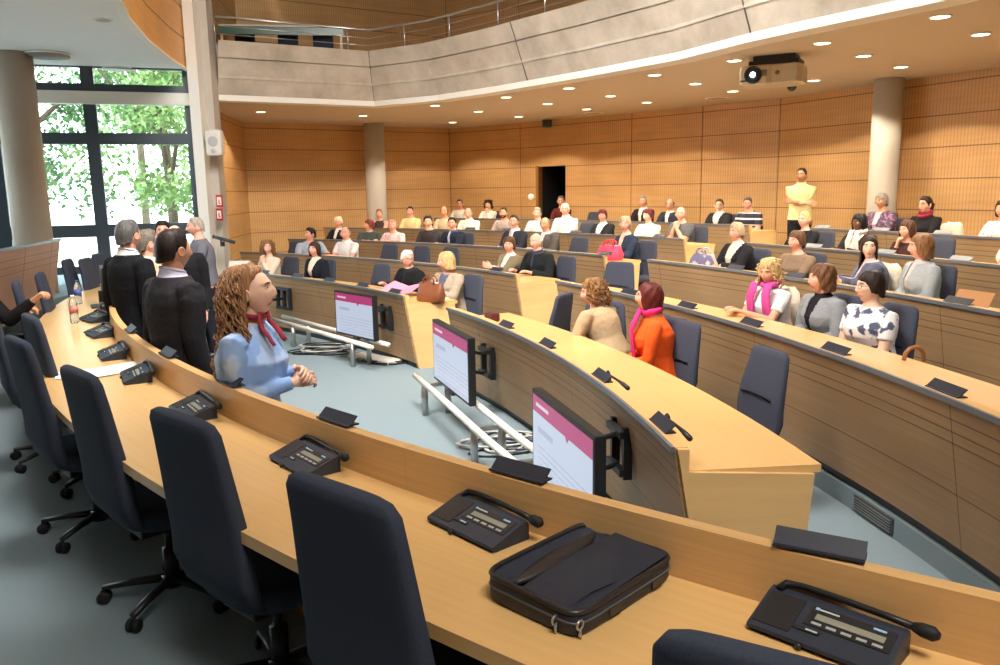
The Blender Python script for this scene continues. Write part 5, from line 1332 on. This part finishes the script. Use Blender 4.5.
    bake_later(bb, voxel, 4, body_done)
    def garment(name, mb, mat, it=4, cut=None, solid=0):
        def done(v, fs):
            if cut is not None:
                keep = []
                for f in fs:
                    c = v[list(f)].mean(axis=0)
                    if not cut(c): keep.append(f)
                fs = keep
            q = MB(); q.add(v.tolist(), fs, 0, None, True); o = q.build(name, mat, ob, fix=False)
            if solid: m = o.modifiers.new('thickness', 'SOLIDIFY'); m.thickness = solid; m.offset = -1
        bake_later(mb, voxel, it, done)
    tm = tmat or cloth(top)
    up = {'long': .97, 'three': .86, 'short': .52, 'none': 0}[sleeve]
    g = MB(); torso(g, .012, -.1 if not stand else -.02, .98 if not fem else .97)
    if up:
        for i in (0, 1): arm(g, i, .011, up)
    if collar or jacket or tie: g.tube([N_-sp*.09, N_-sp*.02, N_+Vector((0, .004, .014))], [.088 if not fem else .074, .082 if not fem else .070, .072 if not fem else .061], n=16)
    garment('shirt' if not fem else 'top', g, tm)
    if jacket or jmat:
        g = MB(); torso(g, .026, -.1 if not stand else -.16, 1.0)
        for i in (0, 1): arm(g, i, .021, .93)
        if stand: g.ell(Vector((0, 0, hz-.04)), (.185, .15, .14), 18, 10)
        zb = hz+T*.22; zt = N_.z+.02; yc = lambda z: (z-hz)*math.tan(ln)
        def cut(c):
            x, y, z = c
            if y-yc(z) < .02: return False
            w = .010+vee*max(0, (z-zb)/(zt-zb))
            return abs(x) < w*(1 if z > zb else .6) and z > hz-.05 and abs(x) < sw*.75
        garment('jacket', g, jmat or cloth(jacket), cut=cut, solid=.006)
    g = MB(); legs(g, .014); garment('trousers', g, cloth(bottom))
    if stand:
        m = MB()
        for i in (0, 1): m.tube([AN[i]+Vector((0, -.06, -.045)), AN[i]+Vector((0, .04, -.042)), AN[i]+Vector((0, .13, -.058)), AN[i]+Vector((0, .20, -.066))], [.038, .045, .040, .018], n=12)
        m.build('shoes', M['plastic'], ob)
    # ---- hair and the rest
    m = MB(); add_hair(m, HC, HR, hs, hair, th if th is not None else (.010 if hair in ('short', 'crop', 'bald', 'tied') else .020), wav if wav is not None else (.0012 if hair in ('short', 'crop', 'bald', 'tied') else .0025), seed, p, curls, clen)
    if hair == 'tied': m.ell(HC+HR@(Vector((0, -.115, .02))*hs), (.03, .035, .035), 12, 8); m.tube([HC+HR@(Vector((0, -.12, .03))*hs), HC+HR@(Vector((0, -.16, 0))*hs), HC+HR@(Vector((0, -.15, -.09))*hs)], [.018, .024, .008], n=10)
    ho = m.build('hair', hmat_, ob); md = ho.modifiers.new('thickness', 'SOLIDIFY'); md.thickness = .005; md.offset = -1
    if beard:
        m = MB(); rg = []
        for i in range(9):
            t = i/8; z = -.035-.085*t; ring = []
            for j in range(17):
                ph = R(-85+170*j/16); q = head_point(sin(ph)*math.sqrt(max(0, 1-(z/.117)**2)), cos(ph)*math.sqrt(max(0, 1-(min(.115, -z)/.117)**2)), z/.117, p); n = Vector((q.x, q.y, 0)).normalized()
                mouth = math.exp(-(q.x/.022)**2-((z+.065)/.010)**2); ring.append(HC+HR@((q+n*(.006-.014*mouth-.010*(t < .1)))*hs))
            rg.append(ring)
        m.rings(rg, caps=False, closed=False); m.build('beard', hmat_, ob)
    if glasses:
        m = MB(); fr_ = Matrix.Rotation(R(90), 3, 'X')
        for s in (-1, 1):
            m.torus(HC+HR@(Vector((s*.0315, .100, .008))*hs), .021*hs, .0018, 20, 6, rot=HR @ fr_, sx=1.15, sy=.85)
            m.tube([HC+HR@(Vector((s*.055, .098, .014))*hs), HC+HR@(Vector((s*.079, .05, .014))*hs), HC+HR@(Vector((s*.082, -.005, .010))*hs)], .0017, n=5)
        m.tube([HC+HR@(Vector((-.010, .102, .011))*hs), HC+HR@(Vector((0, .106, .014))*hs), HC+HR@(Vector((.010, .102, .011))*hs)], .0017, n=5); m.build('glasses', M['plastic'], ob)
    if scarf:
        col, kind = scarf; sm_ = plain('scarf_%02x%02x%02x' % col, col, rough=.9, noise=.25, scale=30, bump=.4)
        m = MB(); m.torus(N_+Vector((0, .008, .022)), .078 if not fem else .072, .026 if kind != 'thin' else .012, 28, 10, rot=Matrix.Rotation(R(-14), 3, 'X'), sx=1.05, sy=.95)
        if kind == 'loop': m.torus(N_+Vector((0, .016, -.006)), .086, .026, 28, 10, rot=Matrix.Rotation(R(-24), 3, 'X'))
        m.build('scarf', sm_, ob)
        if kind in ('tails', 'shawl', 'thin'):
            for s in (-1, 1):
                m = MB(); off = .10 if kind == 'shawl' else .05; pts = []; 
                for q in range(7):
                    t = 1-q*(.125 if kind != 'thin' else .036); c = Vector((0, 0, hz))+sp*(T*t); dp = (.085 if kind != 'thin' else .062)+.065*smooth01((1-t)*5)
                    pts.append(c+Vector((s*(off+.02*(q > 1)), dp*(fat if t < .8 else 1)+.012, .03*(q == 0))))
                kk = {'tails': 1, 'shawl': 1.35, 'thin': .5}[kind]; m.tube(pts, [.036*kk, .040*kk, .042*kk, .042*kk, .040*kk, .040*kk, .036*kk], n=10, flat=.38, up=(0, 1, 0)); m.build('scarf_end', sm_, ob)
    if tie:
        m = MB(); pts = []
        for q in range(6):
            t = .97-q*.11; c = Vector((0, 0, hz))+sp*(T*t); pts.append(c+Vector((0, .066+.075*smooth01((1-t)*4.2)+.012, 0)))
        m.tube(pts, [.016, .018, .022, .026, .03, .02], n=8, flat=.3, up=(0, 1, 0)); m.build('tie', cloth(tie), ob)
    if collar:
        m = MB(); m.torus(N_+Vector((0, .004, .010)), .068 if not fem else .059, .010, 26, 8, rot=Matrix.Rotation(R(-16), 3, 'X')); m.build('collar', cloth(collar), ob)
    PEOPLE.append(ob)
    info = dict(ob=ob, N=N_, HC=HC, HR=HR, W=W_, EL=EL, org=org, yaw=yaw, hz=hz, T=T, SH=SH)
    return info
def local_to_world(i, v): return i['org']+Matrix.Rotation(i['yaw'], 3, 'Z') @ Vector(v)
CAMT = (0, 0, 1.75); FAR = (-4.2, 10.5, 1.3)
# ---- front row, far block
person('woman with long fair curls and cream top, hands clasped at her chin', 267, 240.5, 1, hair='long', hc='light', curls=150, th=.03, wav=.006, sex='f', skin='pale', top=(232, 216, 196), pose='clasp', look=(-.6, 3, 1.3))
person('woman with straight dark hair in an open black jacket over a pale top, front row', 314, 242, 1, hair='bob', hc='dark', sex='f', top=(226, 206, 190), jacket=(30, 34, 44), vee=.10, look=(-4.5, 7, 1.2), pose='lap')
w = person('white-haired man in black bending his head over pink papers', 407, 250.5, 1, hair='short', hc='white', th=.016, skin='pink', top=(40, 42, 48), jacket=(26, 27, 30), vee=.04, look=(.2, 8.2, .5), lean=16, glasses=True, fat=1.1, pose='wide', beard=False)
person('blonde woman with a smooth bob in a beige tweed jacket, turned to the white-haired man', 446, 252, 1, hair='bob', hc='blond', th=.022, sex='f', top=(90, 92, 110), jmat=two_tone('tweed', (150, 132, 112), (176, 160, 138), 120), vee=.08, look=(-2.6, 9.6, .7), lean=10, pose='desk', body=12)
# ---- front row, near part
person('woman with tousled light brown curls in a tan jacket, bending down away from the desk', 593, 279.5, 1, hair='woman_short', hc='light', curls=170, clen=.10, th=.03, wav=.007, sex='f', top=(176, 150, 116), jmat=cloth((172, 148, 116)), vee=.0, body=-62, lean=24, look=(-3, 7.0, .4), voxel=.010, arms=((-.22, .46, .66), (.06, .40, .62)), dr=.92)
person('woman in orange with auburn hair and a bright pink scarf, seen in profile', 650, 283, 1, hair='bob', hc=(96, 34, 30), th=.014, wav=.003, sex='f', skin='pink', top=(236, 92, 34), scarf=((214, 40, 118), 'tails'), look=(-3, 7.5, 1.2), lean=6, body=-25, pose='lap', voxel=.009, dr=.94, fat=1.12)
# ---- second row
person('man in a grey-blue shirt who turns his dark-haired head away', 310, 228, 2, hair='short', hc='black', th=.018, top=(156, 170, 190), sleeve='short', body=70, look=(-9, 18, 1.2), lean=14, pose='wide')
person('bald man in a white shirt in the second row', 345, 227, 2, hair='bald', hc='grey', top=(219, 219, 219), sleeve='short', look=(-4, 4, 1.2), fat=1.08, pose='desk', collar=(219, 219, 219))
person('woman with a brown cap of hair in an olive jacket, arms folded on the desk', 509, 237, 2, hair='woman_short', hc='brown', th=.022, sex='f', fat=1.1, top=(214, 204, 196), jacket=(126, 114, 90), vee=.07, look=(-1.5, 4, 1.0), pose='crossed', arms=((.08, .36, .82), (-.10, .38, .80)))
person('man with white fringe of hair and black jacket leaning on the desk end', 536, 233.5, 2, hair='bald', hc='white', th=.014, skin='pink', fat=1.15, top=(60, 60, 76), jacket=(30, 34, 36), vee=.03, look=(-3.6, 6, 1.1), lean=16, pose='wide', collar=(60, 62, 84))
person('blonde woman looking down, white top under a bright pink open cardigan', 770, 259, 2, hair='bob', hc='blond', th=.024, wav=.004, curls=40, clen=.08, sex='f', skin='tan', top=(223, 219, 219), sleeve='short', scarf=((196, 66, 140), 'shawl'), look=(-.4, 4.5, .3), lean=10, pose='desk', voxel=.009)
person('woman with shoulder-length brown hair in a light grey jacket over black', 822, 264.5, 2, hair='fringe_bob', hc=(112, 76, 50), th=.028, wav=.006, sex='f', skin='pink', top=(34, 32, 38), jacket=(132, 136, 140), vee=.06, look=(-3, 5.5, 1.2), lean=8, pose='lap', voxel=.009)
person('woman with short dark hair and glasses in a white top with a dark print', 871, 271.5, 2, hair='woman_short', hc=(46, 30, 26), th=.020, sex='f', skin='pale', fat=1.22, tmat=two_tone('white_print', (70, 78, 102), (221, 219, 221), 11, .44), sleeve='short', look=(-4, 5.2, 1.2), glasses=True, lean=3, pose='lap', voxel=.009)
# ---- third row
person('woman with white-blond hair and a black jacket at the start of the third row', 338, 217, 3, hair='woman_short', hc=(236, 222, 190), th=.022, sex='f', top=(232, 228, 226), jacket=(30, 32, 38), vee=.05, look=(-4, 5, 1.2), lean=4)
person('person with auburn hair turning sideways in a dark green top', 369, 219.5, 3, hair='woman_short', hc='auburn', th=.02, sex='f', top=(62, 74, 70), look=(-8, 13, 1.2), body=30, collar=(206, 180, 190))
person('person in a pink checked shirt leaning forward over the third row desk', 392, 220, 3, hair='crop', hc=(214, 160, 150), skin='pink', tmat=two_tone('pink_check', (222, 172, 176), (240, 220, 220), 40), look=(-1, 4, 1.0), lean=16, pose='wide', fat=1.1)
person('young man with thick dark hair in a charcoal jumper', 428, 216, 3, hair='short', hc='black', th=.02, skin='pale', top=(64, 58, 62), look=(-1.5, 4, 1.2))
person('man with a cap of black hair in a navy jacket over a blue shirt', 452, 217.5, 3, hair='crop', hc='black', th=.015, skin='pink', top=(66, 86, 120), jacket=(36, 44, 60), vee=.05, look=(-2.5, 4.5, 1.1), fat=1.05, tie=(190, 200, 214))
person('man in a dark suit with white shirt and pale tie, third row', 514, 215, 3, hair='crop', hc='dark', skin='pink', top=(228, 226, 228), jacket=(44, 48, 58), vee=.06, tie=(196, 186, 200), look=(-2.5, 5, 1.1))
person('man with a greying head in a grey-brown jacket beside the dark-suited man', 545, 217.5, 3, hair='bald', hc='darkgrey', skin='tan', top=(200, 206, 216), jacket=(84, 80, 76), vee=.05, look=(-3.5, 5.5, 1.0), lean=12, fat=1.05)
person('woman with fair grey hair in a navy blazer beside the bright pink bag', 625, 216.5, 3, hair='woman_short', hc='greyblond', th=.02, sex='f', skin='pink', top=(214, 190, 170), jacket=(46, 56, 74), vee=.06, look=(-1.5, 4, 1.1), lean=10, body=-8, voxel=.010)
person('woman with short fair-grey hair in a black cardigan over a pale top', 737, 222.5, 3, hair='woman_short', hc='greyblond', th=.014, sex='f', fat=1.1, top=(214, 206, 192), jacket=(34, 34, 38), vee=.12, look=(-4, 6, 1.3), pose='desk', voxel=.010, body=-6, glasses=True)
person('woman with a brown bob in a taupe jumper', 797, 231, 3, hair='woman_short', hc=(96, 66, 44), th=.02, sex='f', fat=1.15, top=(128, 108, 90), look=(-4, 5, 1.2), lean=8, voxel=.010)
person('woman with long dark hair who faces the camera, in a slate-blue cardigan', 870, 236, 3, hair='long', hc='dark', th=.012, wav=.0012, sex='f', skin='pale', top=(206, 190, 186), jacket=(92, 98, 118), vee=.05, look=(0, 0, 1.6), lean=8, body=-25, pose='crossed', arms=((.10, .36, .82), (-.08, .40, .80)), voxel=.010)
person('woman with a smooth light brown bob in a pale grey cardigan, face turned away', 922, 234.5, 3, hair='bob', hc=(140, 100, 64), th=.020, sex='f', skin='pink', top=(206, 190, 186), jacket=(158, 166, 170), vee=.04, look=(-5, 9.5, 1.0), lean=4, body=-15, pose='lap', voxel=.010)
# ---- fourth row
person('woman with tied brown hair in a dark top before the slim column', 379, 209, 4, hair='tied', hc='light', sex='f', skin='pink', top=(62, 52, 50), sleeve='none', look=(-1, 3, 1.3))
person('person with short dark hair in a straw-yellow shirt, fourth row', 410, 206.5, 4, hair='short', hc='dark', skin='pink', top=(214, 200, 150), look=(-1, 3, 1.3))
person('balding man in a beige jumper, fourth row', 444, 206.5, 4, hair='bald', hc='darkgrey', skin='tan', top=(196, 180, 150), look=(-3.5, 6, 1.2))
person('bald man in a white shirt in the fourth row, looking down', 468, 208, 4, hair='bald', hc='grey', skin='pink', top=(223, 221, 215), look=(-1.5, 8, .3), lean=14, fat=1.1, collar=(223, 221, 215))
person('bearded man with dark hair in a grey checked shirt', 503.5, 207.5, 4, hair='crop', hc='dark', beard=True, skin='tan', tmat=two_tone('grey_check', (150, 138, 134), (176, 166, 160), 50), look=(-3, 5, 1.1), lean=12, pose='wide')
person('man with grey hair in a white shirt leaning to one side, beside the doorway', 537, 207.5, 4, hair='short', hc='grey', skin='pink', top=(221, 221, 221), look=(-2.5, 5, 1.2), tilt=-6)
person('white-haired heavy man in a white shirt below the doorway', 565, 203.5, 4, hair='short', hc='white', th=.012, skin='pink', fat=1.25, top=(223, 223, 225), look=(-1.5, 4, 1.2), pose='desk', collar=(223, 223, 225))
person('red-haired woman in a white blouse and black jacket, fourth row', 602.5, 209.5, 4, hair='woman_short', hc='burgundy', th=.016, sex='f', skin='pink', top=(215, 215, 213), jacket=(36, 38, 42), vee=.10, look=(-1.5, 4, 1.2), fat=1.1)
person('woman with burgundy hair in a loose white top, half turned away', 648, 209, 4, hair='woman_short', hc='burgundy', th=.024, sex='f', skin='pale', top=(223, 217, 208), look=(-4, 8, 1.0), fat=1.15, lean=10)
person('bald man in a grey T-shirt with both hands at his mouth', 681, 207, 4, hair='bald', hc='grey', skin='pink', top=(92, 94, 98), sleeve='short', pose='clasp', look=(-1.5, 4.5, 1.1), lean=12, voxel=.010, fat=1.08)
person('woman with a blond ponytail in a black top', 805, 211.5, 4, hair='tied', hc='blond', sex='f', skin='pink', top=(30, 31, 36), look=(-4, 6.5, 1.3), lean=5, voxel=.010)
person('woman with dark skin and black hair, white scarf over a dark jacket', 860, 214, 4, hair='bob', hc=(20, 18, 20), th=.018, sex='f', skin='dark', top=(232, 226, 220), jacket=(44, 40, 42), vee=.10, look=(-4, 6, 1.0), lean=8, scarf=((216, 210, 202), 'tails'), voxel=.010)
person('woman with brown hair in a dark brown top, chin on her hand', 908, 220.5, 4, hair='bob', hc=(84, 52, 36), th=.018, sex='f', skin='pink', top=(62, 40, 36), look=(-4, 6, 1.1), lean=10, pose='chin_r', voxel=.010)
# ---- fifth row
person('man with glasses and a white shirt at the start of the topmost row', 459.5, 199.5, 5, hair='crop', hc='dark', skin='pink', glasses=True, top=(221, 215, 206), look=(-1, 3, 1.3))
person('woman with dark curly hair and a white top, resting her face on her hand', 488, 200, 5, hair='woman_short', hc='dark', th=.03, wav=.006, curls=60, clen=.06, sex='f', skin='pale', top=(238, 228, 216), look=(-3, 4, 1.2), pose='chin_l')
person('man with glasses in a dark red shirt, right in front of the dark doorway', 561, 196, 5, hair='short', hc='darkgrey', skin='tan', glasses=True, top=(92, 40, 36), look=(-2, 4, 1.2))
person('grey-haired man in a black jacket above the burgundy-haired woman', 643, 196, 5, hair='short', hc='grey', th=.014, skin='pink', top=(226, 222, 214), jacket=(38, 36, 38), vee=.06, look=(-2, 3.5, 1.3))
person('balding man with glasses in a navy jacket and white collar', 670, 199, 5, hair='bald', hc='dark', skin='pink', glasses=True, top=(219, 217, 213), jacket=(44, 48, 64), vee=.06, look=(-3, 4.5, 1.3), collar=(219, 217, 213))
person('young man with glasses, white shirt and black jacket on the topmost row', 719.5, 199, 5, hair='short', hc='brown', skin='pale', glasses=True, top=(223, 221, 217), jacket=(46, 46, 50), vee=.11, look=(-1.5, 3.5, 1.2))
person('man with grey hair in a navy striped polo shirt looking down', 748, 197, 5, hair='crop', hc='darkgrey', skin='pink', tmat=stripes('navy_stripe', (40, 42, 62), (206, 206, 216), .11, 'Z', .72), sleeve='short', look=(1.5, 9, .1), lean=20, fat=1.15, dr=.82)
person('woman with short grey hair in a purple patterned jacket before the pale column', 882, 193.5, 5, hair='woman_short', hc='grey', th=.018, sex='f', skin='tan', fat=1.15, top=(190, 180, 196), jmat=two_tone('purple_print', (76, 64, 86), (150, 110, 140), 24, .56), vee=.06, look=(-4, 6, 1.2), voxel=.010)
person('woman with dark tied hair, burgundy scarf and black jacket', 926, 196.5, 5, hair='tied', hc='dark', th=.014, sex='f', skin='pale', top=(34, 33, 38), look=(-4.5, 7, 1.3), scarf=((132, 32, 52), 'loop'), fat=1.1, voxel=.010, glasses=True)
person('person in a pale patterned top partly cut off at the picture edge, topmost row', 1004, 200, 5, hair='bob', hc='dark', sex='f', skin='pink', tmat=two_tone('pale_print', (228, 224, 222), (160, 146, 160), 18, .6), look=(-4, 6, 1.2))
person('person at the picture edge with folded hands on the fourth row desk', 1022, 226, 4, hair='short', hc='brown', skin='pink', top=(206, 200, 190), sleeve='short', look=(-4, 6, 1.2), body=12, arms=((-.26, .44, .82), (-.16, .42, .81)))
# ---- standing
person('man standing by the wood wall in a pale yellow shirt, arms crossed', 802, 168, depth=13.55, floor=.24, stand=True, hair='crop', hc='dark', skin='tan', top=(236, 222, 164), sleeve='short', bottom=(34, 34, 38), pose='crossed', body=-22, look=(-3, 4, 1.6), lean=0, voxel=.010, collar=(236, 222, 164))
person('woman in a light blue blouse with long red-brown curls, standing in the well', 250, 267.5, depth=3.8, floor=WELL, stand=True, hair='long_back', hc=(170, 126, 88), curls=900, clen=.25, th=.036, wav=.006, sex='f', skin='pale', fat=1.12, tmat=two_tone('blue_print', (142, 176, 228), (172, 198, 236), 9, .55), sleeve='long', bottom=(60, 62, 76), body=84, arms=((-.05, .24, 1.18), (.05, .25, 1.15)), look=(4.5, 3.9, 2.1), lean=3, pose='front', scarf=((150, 40, 58), 'thin'), voxel=.007, hs=1.0)
person('grey-haired man in a black suit with a white collar, seen from behind', 127, 220.5, depth=6.4, floor=WELL, stand=True, hair='short', hc=(92, 90, 88), th=.014, skin='pink', top=(221, 219, 217), jacket=(22, 23, 27), vee=.05, fat=.92, body=150, look=(-1.3, 11, 1.5), lean=0, pose='stand', voxel=.009, collar=(221, 219, 217))
person('older man with grey hair and a beige jacket, half hidden between the two dark suits', 146, 230, depth=7.0, floor=WELL, stand=True, hair='short', hc=(112, 104, 92), th=.014, skin='pink', top=(220, 200, 180), jacket=(196, 170, 140), vee=.05, body=130, look=(1, 11, 1.5), lean=0, pose='stand', voxel=.010)
person('dark-haired man in a dark grey suit with a pale lilac collar, back turned', 172, 230.5, depth=4.75, floor=WELL, stand=True, hair='short', hc=(40, 28, 24), th=.016, skin='tan', top=(206, 204, 226), jacket=(44, 43, 47), vee=.05, body=140, look=(1.5, 9.5, 1.4), lean=0, pose='stand', voxel=.008, collar=(206, 204, 226))
person('bald man in a black suit with lanyard and grey tie, head behind the dark-haired man', 174, 225.5, depth=8.0, floor=WELL, stand=True, hair='bald', hc=(120, 100, 84), skin='pink', top=(190, 188, 188), jacket=(28, 28, 31), vee=.09, tie=(120, 120, 124), body=18, look=(-2.6, 5.2, 1.4), lean=0, pose='stand', voxel=.010)
i_ = person('photographer with black hair in dark clothes holding up a camera by the window', 162, 221.5, depth=9.6, floor=WELL, stand=True, hair='short', hc='black', th=.018, skin='pink', top=(32, 33, 38), bottom=(36, 38, 44), body=-20, look=(-2.6, 5.2, 1.4), lean=4, arms=((-.08, .28, 1.40), (.08, .28, 1.40)), voxel=.012)
cp = local_to_world(i_, (0, .33, 1.46)); t = thing('photo_camera', 'black photo camera raised by the photographer with black hair', 'camera', cp, i_['yaw'])
m = MB(); m.box((0, 0, 0), (.14, .07, .10), bev=.012); m.box((0, 0, .06), (.06, .06, .035), bev=.008); m.build('body', M['plastic'], t); m = MB(); m.lathe([(.04, 0), (.042, .09), (.034, .11), (.0, .10)], 16); q = m.build('lens', M['rubber'], t); q.rotation_euler = (R(-90), 0, 0); q.location = (0, .03, 0)
i_ = person('grey-haired man in a grey T-shirt standing in profile by the white pillar', 195, 217.5, depth=10.0, floor=WELL, stand=True, hair='crop', hc=(170, 160, 146), skin='pink', fat=1.08, top=(106, 106, 114), sleeve='short', bottom=(34, 36, 44), body=-62, look=(-5.5, 9.0, 1.3), lean=6, arms=((-.10, .34, 1.12), (.12, .32, 1.10)), voxel=.010)
cp = local_to_world(i_, (0, .40, 1.14)); t = thing('photo_camera', 'black camera held at the chest of the man in a grey T-shirt', 'camera', cp, i_['yaw'])
m = MB(); m.box((0, 0, 0), (.15, .08, .11), bev=.012); m.box((0, 0, .065), (.06, .06, .03), bev=.008); m.build('body', M['plastic'], t); m = MB(); m.lathe([(.04, 0), (.045, .10), (.05, .15), (.0, .14)], 16); q = m.build('lens', M['pale'], t); q.rotation_euler = (R(-90), 0, 0); q.location = (0, .03, 0)
t = thing('waist_bag', 'black waist bag on the hip of the man in a grey T-shirt', 'bag', local_to_world(i_, (0, 0, i_['hz']+.02)), i_['yaw']); m = MB(); m.torus((0, 0, 0), .185, .022, 30, 8, sy=.78); m.build('belt', M['plastic'], t); m = MB(); m.box((.12, -.14, -.03), (.26, .10, .18), bev=.03); m.build('pouch', M['rubber'], t)
person('person in dark clothes at the picture edge, a dark sleeve stretched over a chair back', -28, 262, depth=6.6, floor=0, hair='short', hc='dark', skin='tan', top=(30, 28, 28), body=150, look=(0, 12, 1.3), lean=-4, arms=((.10, .30, .80), (.62, .10, .95)), voxel=.012, pose='wide', hcurl=.95)
run_bakes()
# pink papers in the white-haired man's hands
b, a = desk_pt(1, 402, 293, .42); t = thing('pink_papers', 'pink sheets held open by the white-haired man in black', 'paper', (b.x, b.y, b.z+.05), a-pi/2+R(20)); pm = plain('pink_paper', (222, 140, 166), rough=.7, noise=.03)
for dx, rx in ((-.13, 14), (.13, -12)):
    m = MB(); m.box((0, 0, 0), (.25, .30, .003)); q = m.build('sheet', pm, t); q.location = (dx, 0, .03); q.rotation_euler = (R(18), R(rx), 0)

# ------------------------------------------------------------------ camera
cd = bpy.data.cameras.new('camera'); cam = bpy.data.objects.new('camera', cd); COL.objects.link(cam)
cd.sensor_width = 36; cd.lens = FPX*36/1000; cd.clip_start = .02; cd.clip_end = 300
up0 = Vector((0, sin(PITCH), cos(PITCH))); fw = Vector((0, cos(PITCH), -sin(PITCH))); x0 = Vector((1, 0, 0)); c_, s_ = cos(ROLL), sin(ROLL)
xr = x0*c_-up0*s_; yr = x0*s_+up0*c_
cam.matrix_world = Matrix(((xr.x, yr.x, -fw.x, 0), (xr.y, yr.y, -fw.y, 0), (xr.z, yr.z, -fw.z, EYE), (0, 0, 0, 1)))
SC.camera = cam
# ------------------------------------------------------------------ light
w = bpy.data.worlds.new('sky'); SC.world = w; w.use_nodes = True
bg = w.node_tree.nodes['Background']; bg.inputs[0].default_value = (.86, .94, 1, 1); bg.inputs[1].default_value = 9.5
def area(name, loc, size, power, col, tgt=None, sy=None):
    l = bpy.data.lights.new(name, 'AREA'); l.energy = power; l.color = col; l.size = size
    if sy: l.shape = 'RECTANGLE'; l.size_y = sy
    o = bpy.data.objects.new(name, l); COL.objects.link(o); o.location = loc
    d = (Vector(tgt)-Vector(loc)) if tgt else Vector((0, 0, -1))
    o.rotation_euler = d.to_track_quat('-Z', 'Y').to_euler(); return o
a_ = area('hall_ceiling_light', (-.9, 6.0, 6.95), 2.6, 1250, (1, .95, .90), tgt=(-.6, 11.0, .3), sy=5); a_.data.spread = R(130)
a_ = area('hall_ceiling_light', (1.6, -.6, 7.0), 2.5, 300, (1, .94, .87), tgt=(1.9, 3.6, .5), sy=3); a_.data.spread = R(110)
def portal(loc, w_, h_, rz):
    l = bpy.data.lights.new('window_portal', 'AREA'); l.shape = 'RECTANGLE'; l.size = w_; l.size_y = h_; l.cycles.is_portal = True
    o = bpy.data.objects.new('window_portal', l); COL.objects.link(o); o.location = loc; o.rotation_euler = (R(90), 0, rz)
mid = (WA+WB)/2+wn*.1; portal((mid.x, mid.y, 1.8), Lw, 4.1, math.atan2(wd.y, wd.x)); portal((-12.05, 9.35, 1.8), 4.7, 4.1, R(90))
sl_ = bpy.data.lights.new('sun', 'SUN'); sl_.energy = 1.0; sl_.angle = R(3); so = bpy.data.objects.new('sun', sl_); COL.objects.link(so); so.rotation_euler = (R(-42), R(8), 0); so.rotation_euler = Vector((.25, .72, -.66)).to_track_quat('-Z', 'Y').to_euler()
SC.view_settings.view_transform = 'Standard'; SC.view_settings.look = 'None'; SC.view_settings.gamma = 1; SC.view_settings.use_curve_mapping = False
SC.view_settings.exposure = -0.1
SC.cycles.use_denoising = True
SC.cycles.max_bounces = 8; SC.cycles.diffuse_bounces = 4; SC.cycles.transparent_max_bounces = 12
SC.cycles.sample_clamp_indirect = 6
